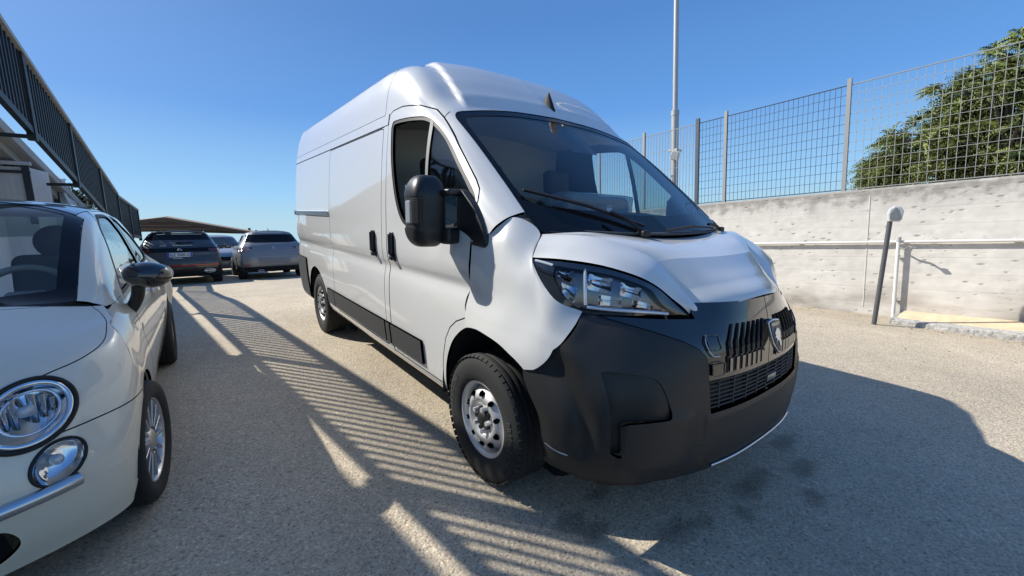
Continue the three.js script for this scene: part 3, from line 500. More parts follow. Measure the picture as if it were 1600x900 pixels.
  part('headliner', skin((u, v) => { const z = lerp(-1.53, -.585, v), x = lerp(-.84, .84, u); return [x, (z < -.9 ? 2.10 : lerp(2.10, 2.045, (z + .9) / .315)) - .06 * (x / .84) ** 2, z]; }, [0, 1, 20], [0, 1, 12], [], {}), MAT.cabin, van);
  part('dashboard', [rbox(1.76, .25, .62, .07, [0, 1.235, -.02], [.14, 0, 0], 4), rbox(.5, .12, .3, .05, [.46, 1.37, -.18], [.1, 0, 0], 4), rbox(1.70, .5, .3, .05, [0, .85, .2])], MAT.interior, van);
  for (const x of [-.64, -.20, .55]) {
    const st = part('seat', [rbox(.48, .16, .50, .06, [x, .92, -.72], [0, 0, 0], 4), rbox(.47, .66, .15, .06, [x, 1.24, -1.02], [-.2, 0, 0], 4)], MAT.seat, van);
    const hr = part('headrest', [rbox(.27, .21, .10, .045, [x, 1.70, -1.13], [-.12, 0, 0], 4)], MAT.seat, st);
    part('headrest_post', [bar([x - .06, 1.5, -1.09], [x - .06, 1.66, -1.12], .012, .012, true), bar([x + .06, 1.5, -1.09], [x + .06, 1.66, -1.12], .012, .012, true)], MAT.steel, hr);
    const c = new RoundedBoxGeometry(.50, .58, .19, 6, .07); { const p = c.attributes.position; for (let i = 0; i < p.count; i++) { const k = .012 * fbm(p.getX(i) * 14 + x * 9, p.getY(i) * 9, p.getZ(i) * 14, 3); p.setXYZ(i, p.getX(i) + k, p.getY(i), p.getZ(i) + k * 1.6); } c.computeVertexNormals(); }
    part('seat_film', put(c, [x, 1.28, -1.02], [-.2, 0, 0]), MAT.film, st);
  }
  const sw = part('steering_wheel', [put(new THREE.TorusGeometry(.19, .017, 10, 40), [.55, 1.20, -.33], [-.75, 0, 0]), put(rbox(.14, .12, .05, .02), [.55, 1.20, -.33], [-.75, 0, 0]), bar([.36, 1.20, -.33], [.74, 1.20, -.33], .03, .02)], MAT.interior, van);

  // wrapped bundle lying on the dashboard
  {
    const w = thing('wrapped_bundle', 'plastic wrapped grey bundle with a white label on the dashboard of the white van', 'package', [.10, 1.395, -.27]);
    const g = new RoundedBoxGeometry(.62, .15, .17, 8, .05); { const p = g.attributes.position; for (let i = 0; i < p.count; i++) { const n = .010 * fbm(p.getX(i) * 12, p.getY(i) * 14, p.getZ(i) * 12, 3); p.setXYZ(i, p.getX(i) + n, p.getY(i) + n + .075, p.getZ(i) + n); } g.computeVertexNormals(); }
    part('bundle', g, std(lin(.05, .058, .06), .55), w);
    const f = new RoundedBoxGeometry(.68, .165, .19, 8, .05); { const p = f.attributes.position; for (let i = 0; i < p.count; i++) { const n = .016 * fbm(p.getX(i) * 18 + 4, p.getY(i) * 20, p.getZ(i) * 18, 3); p.setXYZ(i, p.getX(i) + n, p.getY(i) + n + .082, p.getZ(i) + n); } f.computeVertexNormals(); }
    part('plastic_wrap', f, MAT.film, w);
    part('paper_label', rbox(.055, .065, .004, .001, [.06, .06, .092]), std(lin(.7, .7, .68), .6), w);
  }
  // ---- wheels
  const letters = [];
  const wheelParts = (R0, w) => {
    const half = w / 2, s = [[.198, -half * .80], [.215, -half * .95], [.25, -half * 1.03], [.29, -half * 1.02], [.322, -half * .92], [R0 - .006, -half * .80]];
    const tread = []; const ribs = 5, tw = half * 1.6;
    for (let i = 0; i < ribs; i++) { const a = -half * .80 + tw * i / ribs, b = a + tw / ribs - .007; tread.push([R0, a + .002], [R0, b - .002], [R0 - .008, b], [R0 - .008, b + .007]); }
    const prof = [...s, ...tread, ...s.slice().reverse().map(([r, z]) => [r, -z])];
    const tyre = put(lathe(prof, 72), [0, 0, 0], [0, 0, Math.PI / 2]);
    const lugs = []; for (let i = 0; i < 54; i++) for (const q of [-1, 1]) { const a = (i + (q > 0 ? .5 : 0)) / 54 * 6.28318; lugs.push(put(bbox(.018, .008, .031, [q * half * .885, R0 - .0085, 0], [0, 0, q * -.6]), [0, 0, 0], [a, 0, 0])); }
    // pressed steel disc with ten round vents
    const hole = (r, a) => { const k = Math.round(a / (Math.PI / 5)) * Math.PI / 5; return Math.hypot(r * Math.cos(a) - .137 * Math.cos(k), r * Math.sin(a) - .137 * Math.sin(k)); };
    const zr = (r) => cr1([.03, .06, .075, .095, .108, .131, .15, .168, .18], [.052, .050, .046, .058, .066, .062, .045, .015, 0], r);
    const disc = skin((u, v) => { const a = u * 6.28318, r = lerp(.035, .18, v); return [-.03 - zr(r), r * Math.cos(a), r * Math.sin(a)]; }, [0, 1, 160], [0, 1, 40], [(p) => .0118 - hole(Math.hypot(p[1], p[2]), Math.atan2(p[2], p[1]))], { rim: .014, flip: true });
    const lip = put(lathe([[.180, .0], [.178, .05], [.186, .078], [.190, .092], [.203, .096], [.2075, .093], [.2075, .086], [.200, .08], [.195, -.09]], 72), [0, 0, 0], [0, 0, Math.PI / 2]);
    const hub = [put(lathe([[0, .07], [.028, .069], [.036, .06], [.05, .052], [.062, .045], [.062, .03]], 30), [-.035, 0, 0], [0, 0, Math.PI / 2])];
    const bolts = []; for (let i = 0; i < 5; i++) { const a = i / 5 * 6.28318 + .3; bolts.push(put(new THREE.CylinderGeometry(.0125, .0135, .034, 6), [-.094, .062 * Math.cos(a), .062 * Math.sin(a)], [0, 0, Math.PI / 2])); }
    const covers = []; for (let i = 0; i < 5; i++) { const a = (i + .5) / 5 * 6.28318 + .3; covers.push(put(new THREE.CylinderGeometry(.012, .014, .02, 8), [-.085, .056 * Math.cos(a), .056 * Math.sin(a)], [0, 0, Math.PI / 2])); }
    return { tyre, lugs: join(lugs), disc, lip, hub: join([...hub, ...covers]), bolts };
  };
  const wp = wheelParts(.345, .222);
  const tl = []; if (FONT) { const str = 'BRIDGESTONE'; for (const start of [.25, Math.PI + .25]) [...str].forEach((ch, i) => { const g = new TextGeometry(ch, { font: FONT, size: .028, depth: .002, curveSegments: 2 }); g.computeBoundingBox(); g.translate(-g.boundingBox.max.x / 2, 0, 0); const a = start + i * .098; g.applyMatrix4(new THREE.Matrix4().makeTranslation(0, .262, 0)); g.applyMatrix4(new THREE.Matrix4().makeRotationZ(-a)); g.applyMatrix4(new THREE.Matrix4().makeRotationY(-Math.PI / 2)); g.translate(-.1145, 0, 0); tl.push(g); }); }
  const ringLetters = tl.length ? join(tl) : null;
  for (const [x, z, st] of [[-.90, 0, .0], [-.89, -3.45, .9], [.90, 0, .4], [.89, -3.45, .2]]) {
    const w = new THREE.Group(); w.name = 'wheel'; w.position.set(x, .343, z); if (x > 0) w.rotation.y = Math.PI; van.add(w);
    w.rotation.x = 0;
    const t = part('tyre', join([wp.tyre, wp.lugs, ...(ringLetters ? [] : [])]), MAT.rubber, w); t.rotation.x = st;
    if (ringLetters) { const l = part('tyre_lettering', ringLetters, std(lin(.045, .045, .045), .7), w); l.rotation.x = -st + 1.0; }
    const r = part('rim', join([wp.disc, wp.lip]), MAT.steel, w); r.rotation.x = st;
    part('wheel_hub', wp.hub, MAT.black, w).rotation.x = st;
    for (const q of wp.bolts) part('wheel_bolt', q, MAT.steel, w).rotation.x = st;
    part('brake_disc', put(new THREE.CylinderGeometry(.14, .14, .03, 32), [.03, 0, 0], [0, 0, Math.PI / 2]), MAT.grey, w);
  }
}

// ---------------------------------------------------------------- ground
const groundY = (x, z) => { const far = -.078 * Math.max(0, -z - 5) * smooth(5, 8, -z); return far + (.045 * clamp(z, -6, 5) - .075) * smooth(4.4, 6.2, x); };
{
  const N = 2048;
  // value noise that repeats over the texture
  const vnoise = (cells) => { const t = new Float32Array(cells * cells).map(() => rnd()); return (i, j) => { const x = i / N * cells, y = j / N * cells, a = Math.floor(x), b = Math.floor(y), f = x - a, h = y - b, u = f * f * (3 - 2 * f), v = h * h * (3 - 2 * h), A = a % cells, B = b % cells, A1 = (A + 1) % cells, B1 = (B + 1) % cells; return lerp(lerp(t[B * cells + A], t[B * cells + A1], u), lerp(t[B1 * cells + A], t[B1 * cells + A1], u), v); }; };
  const n1 = vnoise(6), n2 = vnoise(23), n3 = vnoise(90), s1 = vnoise(683), s2 = vnoise(1024), tint = vnoise(512);
  const stone = (i, j) => { const a = s1(i, j), b = s2(i, j); return .55 * a + .45 * b; };
  const ga = dataTex(N, N, (i, j) => { const st = stone(i, j), lo = .86 + .13 * n1(i, j) + .10 * n2(i, j) + .08 * n3(i, j), g = (.56 + .62 * (st - .18)) * .53 * lo * (st > .76 ? 1.22 : st < .25 ? .66 : 1), w = .10 * (tint(i, j) - .5); return [g * (1 + w), g, g * (1 - w)]; }, false);
  const gb = dataTex(1024, 1024, (i, j) => { const v = stone(i * 2, j * 2); return [v, v, v]; }, false);
  const xs = [-300, -120, -60, -30], zs = [-400, -200, -100, -60, -40]; for (let x = -20; x < -4; x += .5) xs.push(x); for (let x = -4; x < -1.2; x += .1) xs.push(x); for (let x = -1.2; x < 1.2; x += .03) xs.push(x); for (let x = 1.2; x < 7; x += .1) xs.push(x); for (let x = 7; x <= 14; x += .5) xs.push(x); xs.push(20, 30, 60, 150, 300); for (let z = -30; z < -6; z += .5) zs.push(z); for (let z = -6; z < .3; z += .1) zs.push(z); for (let z = .3; z < 1.4; z += .03) zs.push(z); for (let z = 1.4; z <= 3; z += .1) zs.push(z); zs.push(4, 6, 10, 20, 50, 120);
  const pos = [], uv = [], idx = [], col = [], nx = xs.length;
  const oil = [[-.57, .46, .09, .05], [-.84, .53, .10, .06], [-.80, .63, .09, .05], [-.48, .85, .12, .06], [-.34, .89, .07, .04], [.06, .90, .10, .07], [.22, .90, .14, .06], [.78, .84, .16, .06], [.55, 1.02, .14, .07], [.30, 1.15, .08, .05], [-.12, .98, .06, .05]];
  for (const z of zs) for (const x of xs) { pos.push(x, groundY(x, z), z); uv.push(x, z); let d = 1; for (const [a, b, rx, rz] of oil) d *= 1 - .42 * smooth(1.3, .45, Math.hypot((x - a) / rx, (z - b) / rz) + .9 * fbm(x * 14, z * 14, 2, 3)); const k = d * (1 + .30 * fbm(x * .5, z * .25, 5, 5) + .10 * fbm(x * 2.5, z * 2.5, 8, 3) - .16 * smooth(4.9, 5.8, x)); col.push(k, k * (1 - .02 * fbm(x, z, 9, 2)), k); }
  for (let j = 0; j < zs.length - 1; j++) for (let i = 0; i < nx - 1; i++) { const a = j * nx + i; idx.push(a, a + nx, a + 1, a + 1, a + nx, a + nx + 1); }
  const g = new THREE.BufferGeometry(); g.setAttribute('position', new THREE.Float32BufferAttribute(pos, 3)); g.setAttribute('uv', new THREE.Float32BufferAttribute(uv, 2)); g.setAttribute('color', new THREE.Float32BufferAttribute(col, 3)); g.setIndex(idx); g.computeVertexNormals();
  ga.repeat.set(.19, .19); gb.repeat.set(.19, .19);
  structure('ground', g, std(lin(1.11, .93, .69), .93, 0, { map: ga, bumpMap: gb, bumpScale: .0045, vertexColors: true }));
}

// ---------------------------------------------------------------- the small cream car on the left
const small = thing('small_car', 'small cream hatchback with dark roof and round headlight at the left edge', 'car', [-3.175, 0, -.865]);
{
  const base = [[.69, .19], [.735, .22], [.785, .36], [.808, .5], [.811, .63], [.797, .75], [.772, .85], [.728, .925], [.682, 1.08], [.622, 1.27], [.562, 1.375], [.44, 1.425], [.22, 1.452], [0, 1.46]];
  const mod = (o) => base.map((p, i) => o[i] || p);
  const hoodS = { 5: [.792, .75], 6: [.765, .845], 7: [.722, .905], 8: [.655, .942], 9: [.58, .963], 10: [.45, .985], 11: [.3, 1.0], 12: [.15, 1.008], 13: [0, 1.01] };
  const secs = [
    [-2.86, base.map(([x, y]) => [x * .60, lerp(.62, Math.min(y, .95), .7)])], [-2.83, mod({ 0: [.60, .32], 1: [.64, .36], 2: [.68, .45], 3: [.70, .55], 4: [.71, .63], 5: [.69, .74], 6: [.66, .83], 7: [.60, .90], 8: [.54, .95], 9: [.46, .98], 10: [.38, 1.0], 11: [.28, 1.01], 12: [.14, 1.02], 13: [0, 1.02] })],
    [-2.70, mod({ 2: [.76, .38], 3: [.775, .5], 4: [.777, .63], 5: [.765, .75], 6: [.735, .85], 7: [.68, .92], 8: [.62, 1.01], 9: [.55, 1.08], 10: [.48, 1.12], 11: [.37, 1.15], 12: [.18, 1.17], 13: [0, 1.17] })],
    [-2.40, mod({ 8: [.665, 1.07], 9: [.595, 1.21], 10: [.53, 1.285], 11: [.42, 1.325], 12: [.2, 1.35], 13: [0, 1.355] })],
    [-1.9, mod({ 9: [.618, 1.26], 10: [.555, 1.36], 11: [.44, 1.405], 12: [.22, 1.435], 13: [0, 1.442] })], [-1.4, base],
    [-1.05, mod({ 10: [.565, 1.372], 11: [.445, 1.42], 12: [.22, 1.447], 13: [0, 1.455] })],
    [-.76, mod({ 8: [.686, 1.07], 9: [.632, 1.24], 10: [.578, 1.335], 11: [.45, 1.385], 12: [.22, 1.415], 13: [0, 1.422] })],
    [-.4, mod({ 7: [.732, .918], 8: [.692, 1.02], 9: [.657, 1.095], 10: [.612, 1.14], 11: [.45, 1.185], 12: [.22, 1.215], 13: [0, 1.222] })],
    [-.13, mod({ 7: [.738, .908], 8: [.70, .945], 9: [.655, .968], 10: [.60, .985], 11: [.42, 1.015], 12: [.2, 1.035], 13: [0, 1.04] })],
    [.02, mod(hoodS)], [.16, mod({ ...hoodS, 6: [.758, .838], 7: [.712, .893], 8: [.645, .928], 9: [.57, .948], 10: [.44, .968], 11: [.29, .98], 12: [.15, .988], 13: [0, .99] })],
    [.36, mod({ 5: [.76, .73], 6: [.70, .81], 7: [.64, .85], 8: [.58, .875], 9: [.5, .89], 10: [.4, .905], 11: [.27, .92], 12: [.15, .925], 13: [0, .93] })],
  ];
  const kz = secs.map((s) => s[0]), kt = [0, .05, .13, .21, .28, .34, .40, .46, .56, .68, .77, .84, .92, 1];
  const cache = new Map();
  const sect = (z) => { let s = cache.get(z); if (!s) { if (cache.size > 6000) cache.clear(); s = [[], []]; for (let i = 0; i < 14; i++) { s[0].push(cr1(kz, secs.map((q) => q[1][i][0]), z)); s[1].push(cr1(kz, secs.map((q) => q[1][i][1]), z)); } cache.set(z, s); } return s; };
  const Body = (t, z) => { const s = sect(z); return [-cr1(kt, s[0], t), cr1(kt, s[1], t), z]; };
  const zy = (f, s = 1, o = 0) => (p) => s * f(p[2], p[1]) + o;
  const below = (y) => (p) => p[1] - y, above = (y) => (p) => y - p[1], ahead = (z) => (p) => z - p[2], behind = (z) => (p) => p[2] - z;
  const R = { rim: .012, flip: true }, G = .003, W = MAT.cream;
  const circ = (cz, cy, r) => (z, y) => Math.hypot(z - cz, y - cy) - r;
  const archF = circ(0, .30, .335), archR = circ(-2.30, .30, .335);
  const door = poly(roundPoly([[-.42, .32], [-.40, .60], [-.36, .80], [-.50, .935], [-.98, 1.34], [-1.15, 1.40], [-1.55, 1.405], [-1.66, 1.30], [-1.72, .93], [-1.70, .45], [-1.60, .30]], [.05, .2, .06, .02, .15, .1, .1, .1, .1, .08, .05]));
  const win = poly(roundPoly([[-.515, .945], [-.95, 1.305], [-1.13, 1.368], [-1.53, 1.362], [-1.60, 1.28], [-1.655, .955]], [.02, .14, .1, .08, .05, .03]));
  const quarter = poly(roundPoly([[-1.715, .965], [-1.66, 1.28], [-1.64, 1.355], [-1.88, 1.32], [-2.12, 1.20], [-2.27, 1.04], [-2.20, .985]], [.02, .04, .04, .1, .1, .05, .04]));
  // windscreen in plan
  const wsf = (i, t, b) => { const p = [], e = .60 - i; for (let k = 0; k <= 14; k++) { const x = -e + 2 * e * k / 14; p.push([x * .955, -.80 - .10 * (1 - (x / .6) ** 2) * 0 + t - .08 * (1 - (x / .6) ** 2)]); } for (let k = 14; k >= 0; k--) { const x = -e + 2 * e * k / 14; p.push([x, -.135 - b + .14 * (1 - (x / .6) ** 2)]); } return poly(p); };
  const wso = wsf(0, 0, 0), wsi = wsf(.07, .05, .10);
  const roofX = (p) => .545 + p[0];    // > 0 on the roof panel
  // front of the car: rows by height, centre to side
  const noseRows = [
    [[0, .16, .62], [-.25, .16, .60], [-.43, .16, .545], [-.60, .165, .47], [-.70, .17, .40], [-.75, .18, .33], [-.775, .19, .20]],
    [[0, .30, .67], [-.27, .30, .65], [-.46, .30, .60], [-.62, .30, .525], [-.72, .30, .435], [-.777, .30, .34], [-.80, .30, .20]],
    [[0, .45, .69], [-.27, .45, .672], [-.47, .45, .625], [-.63, .45, .54], [-.73, .45, .435], [-.787, .45, .33], [-.812, .45, .19]],
    [[0, .60, .665], [-.26, .60, .648], [-.46, .60, .592], [-.62, .60, .50], [-.717, .60, .405], [-.78, .60, .32], [-.812, .60, .18]],
    [[0, .74, .62], [-.25, .74, .60], [-.43, .74, .545], [-.585, .74, .46], [-.69, .74, .365], [-.75, .74, .28], [-.795, .74, .16]],
    [[0, .84, .54], [-.23, .84, .52], [-.41, .84, .47], [-.545, .84, .395], [-.645, .84, .315], [-.71, .84, .225], [-.765, .84, .10]],
    [[0, .91, .42], [-.21, .905, .40], [-.37, .90, .36], [-.495, .895, .30], [-.585, .89, .235], [-.655, .89, .155], [-.722, .895, .05]],
    [[0, .965, .27], [-.18, .96, .25], [-.33, .95, .21], [-.44, .94, .15], [-.525, .93, .09], [-.60, .922, .03], [-.685, .915, -.045]],
    [[0, 1.025, .03], [-.16, 1.02, .02], [-.30, 1.01, -.02], [-.42, .995, -.06], [-.51, .98, -.09], [-.585, .966, -.115], [-.65, .955, -.135]],
  ];
  const onBody = (y, z) => { let lo = 0, hi = .62; for (let i = 0; i < 30; i++) { const t = (lo + hi) / 2; if (Body(t, z)[1] < y) lo = t; else hi = t; } return Body((lo + hi) / 2, z); };
  for (const r of noseRows) { const e = r[6]; r[6] = onBody(e[1], e[2]); r.push(onBody(e[1], e[2] - .14)); }
  const zbK = noseRows.map((r) => r[6][1]), zbV = noseRows.map((r) => r[6][2]);
  const noseEdge = (p) => { let i = 0; while (i < zbK.length - 2 && p[1] > zbK[i + 1]) i++; return p[2] - lerp(zbV[i], zbV[i + 1], clamp((p[1] - zbK[i]) / (zbK[i + 1] - zbK[i]))); };
  const NoseG = grid(noseRows.map((r) => [[-r[1][0], r[1][1], r[1][2]], ...r]), [0, .14, .27, .40, .53, .63, .73, .85, 1], [-.2, 0, .2, .37, .53, .66, .80, 1, 1.2]);
  const Nose = (u, v) => NoseG(u, v);
  const nx = (x, y) => { let u = clamp(x / .8), v = clamp((y - .16) / .85); for (let i = 0; i < 16; i++) { const p = Nose(u, v); u = clamp(u + (x + p[0]) * .6); v = clamp(v + (y - p[1]) * .7); } return Nose(u, v); };
  const hl = { x: .545, y: .702, r: .096 }, fog = { x: .606, y: .522, a: .058, b: .066 };
  const inHL = (p, r) => Math.hypot(-p[0] - hl.x, (p[1] - hl.y) * .98) - r;
  const inFog = (p, k) => (Math.hypot((-p[0] - fog.x) / fog.a, (p[1] - fog.y - (-p[0] - fog.x) * .1) / fog.b) - k) * .05;
  const hoodLine = poly([[-.01, .2], [.05, 1.2], [1, 1.2]]);
  // hood outline on the nose patch (x, z)
  const hoodPoly = poly(spline2([[-.1, .60], [.30, .58], [.47, .50], [.60, .385], [.67, .30], [.712, .19], [.715, .08], [.70, -.02], [.66, -.10], [.60, -.135], [.3, .02], [-.1, .06]], 80));
  const isHood = (p) => Math.max(hoodPoly(-p[0], p[2]), .70 - p[1]);
  const zb = (p) => -.0;
  part('fender', both(join([skin(Nose, [0, 1, 120], [.39, 1, 90], [(p) => -isHood(p) + G, zy(archF, -1), (p) => -inHL(p, hl.r + .012), (p) => .615 - p[1]], R), skin(Body, [0, .54, 80], [-.418, .22, 60], [zy(door, -1, G), zy(archF, -1), (p) => .24 - p[1], (p) => p[1] - .948, noseEdge, (p) => p[2] > -.2 ? -1 : -1], R)])), W, small);
  part('windscreen_pillar', both(skin(Body, [.44, .86, 60], [-.425, .05, 60], [(p) => .950 - p[1], zy(door, -1, G), (p) => -wso(p[0], p[2]) + G, (p) => noseEdge([p[0], .955, p[2]]) , (p) => roofX(p) - .3], R)), W, small);
  part('hood', both(skin(Nose, [0, 1, 90], [.4, 1, 80], [isHood, (p) => -inHL(p, hl.r + .012)], R)), W, small);
  const bmp = part('bumper', both(skin(Nose, [0, 1, 120], [0, .45, 50], [(p) => p[1] - .610, (p) => -inHL(p, hl.r + .012), zy(archF, -1), (p) => -inFog(p, 1.08), (p) => -poly(roundPoly([[-.1, .215], [.44, .215], [.505, .28], [.475, .365], [-.1, .37]], .04))(-p[0], p[1])], R)), W, small);
  part('bumper_strip', both(tube([.0, .2, .35, .47, .56, .625, .645].map((x) => { const p = nx(x, .425 + .012 * smooth(.3, .65, x)); return [p[0], p[1], p[2] + .004]; }), .025, 30, 10)), MAT.satin, bmp);
  part('air_intake', both(skin(Nose, [0, .7, 30], [0, .4, 16], [(p) => p[1] - .36, (p) => -p[0] - .47], { off: -.06, flip: true })), MAT.black, bmp);
  const lampRing = (cx, cy, r, o) => { const pts = []; for (let i = 0; i < 40; i++) { const a = i / 40 * 6.28318; const p = nx(cx + r * Math.cos(a), cy + r * Math.sin(a)); pts.push([p[0] - .003, p[1], p[2] + o]); } return pts; };
  for (const s of [0, 1]) {
    const m = (g) => s ? mirrorX(g) : g;
    const bowl = (r0, depth, f) => skin((u, v) => { const a = u * 6.28318, r = r0 * v, p = nx(hl.x + r * Math.cos(a), hl.y + r * Math.sin(a)); const q = nx(hl.x, hl.y); const k = f(v) * depth; return [p[0] + k * .45, p[1], p[2] - k]; }, [0, 1, 40], [.02, 1, 12], [], {});
    const h = part('headlight', m(bowl(hl.r + .012, .075, (v) => 1 - v ** 3)), MAT.chrome, small);
    part('headlight_rim', m(tube(lampRing(hl.x, hl.y, hl.r + .010, .004), .008, 60, 8, true)), MAT.black, h);
    part('chrome_ring', m(tube(lampRing(hl.x, hl.y, hl.r - .004, .0), .010, 60, 8, true)), MAT.chrome, h);
    part('inner_ring', m(tube(lampRing(hl.x, hl.y, hl.r - .030, -.02), .006, 50, 6, true)), MAT.chrome, h);
    part('lamp_lens', m(bowl(hl.r, .012, (v) => -(1 - v * v))), MAT.lens, h);
    const cc = nx(hl.x, hl.y);
    part('bulb_shield', m(put(lathe([[0, .022], [.014, .019], [.020, .008], [.021, -.02]], 20), [cc[0] + .012, hl.y + .004, cc[2] - .035], [1.35, 0, -.35])), MAT.steel, h);
    for (let i = -3; i <= 3; i++) { const hh = Math.sqrt(Math.max(0, .072 ** 2 - (i * .021) ** 2)); if (Math.abs(i) < 1) continue; const q = nx(hl.x + i * .021, hl.y); part('reflector_flute', m(put(new THREE.CylinderGeometry(.0115, .0115, hh * 1.7, 10), [q[0] + .018, hl.y, q[2] - .045], [.1, 0, 0], [1, 1, .45])), MAT.chrome, h); }
    part('lamp_cap', m(rbox(.05, .022, .03, .006, [nx(.545, .775)[0] + .018, .772, nx(.545, .775)[2] - .04])), MAT.dark_glass, h);
    part('amber_bulb', m(new THREE.SphereGeometry(.014, 12, 10).translate(nx(.52, .775)[0] + .015, .785, nx(.52, .775)[2] - .03)), MAT.orange, h);
    const fm = (k, d, f) => skin((u, v) => { const a = u * 6.28318, r = k * v, X = fog.a * r * Math.cos(a), Y = fog.b * r * Math.sin(a); const p = nx(fog.x + X, fog.y + Y + X * .1); const kk = f(v) * d; return [p[0] + kk * .4, p[1], p[2] - kk]; }, [0, 1, 36], [.02, 1, 10], [], {});
    const f = part('fog_light', m(fm(1.08, .045, (v) => 1 - v ** 4)), MAT.chrome, small);
    part('fog_lens', m(fm(1.05, .006, (v) => -(1 - v * v))), MAT.lens, f);
    part('fog_rim', m(tube([...Array(32)].map((_, i) => { const a = i / 32 * 6.28318, X = fog.a * 1.06 * Math.cos(a), Y = fog.b * 1.06 * Math.sin(a), p = nx(fog.x + X, fog.y + Y + X * .1); return [p[0], p[1], p[2] + .002]; }), .0055, 60, 6, true)), MAT.black, f);
    part('fog_bulb', m(new THREE.SphereGeometry(.02, 12, 8).translate(nx(fog.x, fog.y)[0] + .01, fog.y, nx(fog.x, fog.y)[2] - .025)), MAT.steel, f);
    // side
    const d = part('door', m(skin(Body, [.05, .86, 110], [-1.76, -.34, 100], [zy(door, 1, G), zy(win, -1)], R)), W, small);
    part('door_window', m(skin(Body, [.4, .86, 50], [-1.7, -.5, 60], [zy(win, 1, 0)], { off: -.006, flip: true })), MAT.side_glass, d);
    part('window_seal', m(skin(Body, [.4, .86, 90], [-1.7, -.48, 110], [zy(win, 1, -.004), zy(win, -1, -.016)], { off: .001, flip: true, rim: .012 })), MAT.black, d);
    part('door_handle', m(join([rbox(.05, .055, .12, .018, [-.806, .845, -1.36])])), MAT.chrome, d);
    part('side_panel', m(skin(Body, [.03, .86, 110], [-2.86, -.40, 130], [zy(door, -1, G), zy(archF, -1), zy(archR, -1), zy(quarter, -1), (p) => roofX(p) + .0, (p) => -wso(p[0], p[2]) + G, behind(-.421)], R)), W, small);
    part('quarter_window', m(skin(Body, [.4, .86, 50], [-2.3, -1.6, 50], [zy(quarter)], { off: -.005, flip: true })), MAT.side_glass, small);
    part('quarter_seal', m(skin(Body, [.4, .86, 80], [-2.32, -1.6, 80], [zy(quarter, 1, -.004), zy(quarter, -1, -.014)], { off: .001, flip: true, rim: .01 })), MAT.black, small);
    part('fender_badge', m(rbox(.006, .035, .03, .003, [-.803, .80, -.30])), MAT.satin, small);
    const mg = new THREE.SphereGeometry(1, 32, 20); { const p = mg.attributes.position; for (let i = 0; i < p.count; i++) { const x = p.getX(i), y = p.getY(i), z = p.getZ(i); p.setXYZ(i, x * .118, y * .072 * (1 - .18 * x * -1 * 0), (z > 0 ? z * .085 : z * .03)); } mg.computeVertexNormals(); }
    const mr = part('door_mirror', m(put(mg, [-.842, 1.058, -.385], [0, -.12, .10], [.90, .98, 1])), MAT.gloss, small);
    part('mirror_stalk', m(join([tube([[-.745, .86, -.44], [-.77, .90, -.43], [-.79, .95, -.41], [-.80, 1.02, -.395]], .030, 14, 10)])), MAT.mirror, mr);
    part('mirror_pane', m(put(new THREE.CylinderGeometry(.1, .1, .004, 32), [-.842, 1.058, -.417], [Math.PI / 2, 0, 0], [1.1, 1, .64])), MAT.chrome, mr);
    for (const z of [0, -2.30]) part('wheel_arch_liner', m(put(new THREE.CylinderGeometry(.345, .345, .26, 36, 1, true, -Math.PI * .02, Math.PI * 1.04), [-.66, .30, z], [0, 0, Math.PI / 2])), MAT.liner, small);
  }
  part('roof', both(skin(Body, [.74, 1, 30], [-2.45, -.78, 60], [(p) => -roofX(p) + G, (p) => -wso(p[0], p[2]) + .008, (p) => p[2] + .76], { ...R, off: .002 })), phys(lin(.06, .075, .11), .25, 0, { clearcoat: 1, clearcoatRoughness: .04 }), small);
  const wsm = part('windscreen', both(skin(Body, [.5, 1, 40], [-.92, .08, 50], [(p) => wso(p[0], p[2]) + .002], { off: -.004, flip: true })), MAT.windscreen, small);
  part('windscreen_border', both(skin(Body, [.5, 1, 90], [-.92, .08, 100], [(p) => wso(p[0], p[2]) + .001, (p) => -wsi(p[0], p[2])], { off: -.001, flip: true })), MAT.frit, wsm);
  const fan = (u, v) => { const p = Body(lerp(.46, 1, u), lerp(-2.72, -2.42, v)); return p; };
  part('tailgate_glass', both(skin(fan, [0.1, 1, 20], [0, 1, 14], [], { flip: true, off: .003 })), MAT.tinted, small);
  part('underbody', [rbox(1.3, .1, 3.0, .04, [0, .26, -1.15])], MAT.under, small);
  part('dashboard', [rbox(1.24, .2, .36, .07, [0, .86, -.36], [.1, 0, 0], 4)], std(lin(.10, .10, .10), .6), small);
  part('cabin_floor', [rbox(1.3, .04, 1.9, .01, [0, .36, -1.3])], MAT.interior, small);
  const swc = std(lin(.30, .275, .23), .55);
  part('steering_wheel', [put(new THREE.TorusGeometry(.18, .018, 10, 44), [.33, .93, -.68], [-.5, 0, 0]), put(rbox(.16, .11, .05, .03, [0, 0, 0], [0, 0, 0], 4), [.33, .92, -.68], [-.5, 0, 0]), put(bbox(.34, .03, .02), [.33, .93, -.68], [-.5, 0, 0])], swc, small);
  const seatC = std(lin(.13, .12, .105), .8);
  for (const x of [.34, -.34]) { const st = part('seat', [rbox(.46, .14, .48, .05, [x, .52, -1.12], [0, 0, 0], 4), rbox(.44, .58, .13, .06, [x, .82, -1.40], [-.22, 0, 0], 4)], seatC, small); part('headrest', put(new THREE.SphereGeometry(.12, 20, 14), [x, 1.18, -1.48], [0, 0, 0], [1, .95, .5]), seatC, st); }
  // wheels: alloy with paired thin spokes
  const s = [[.195, -.075], [.215, -.090], [.245, -.098], [.27, -.094], [.287, -.08], [.2925, -.065]];
  const tr = []; for (let i = 0; i < 4; i++) { const a = -.065 + .13 * i / 4; tr.push([.2925, a + .004], [.2925, a + .028], [.286, a + .030], [.286, a + .0345]); }
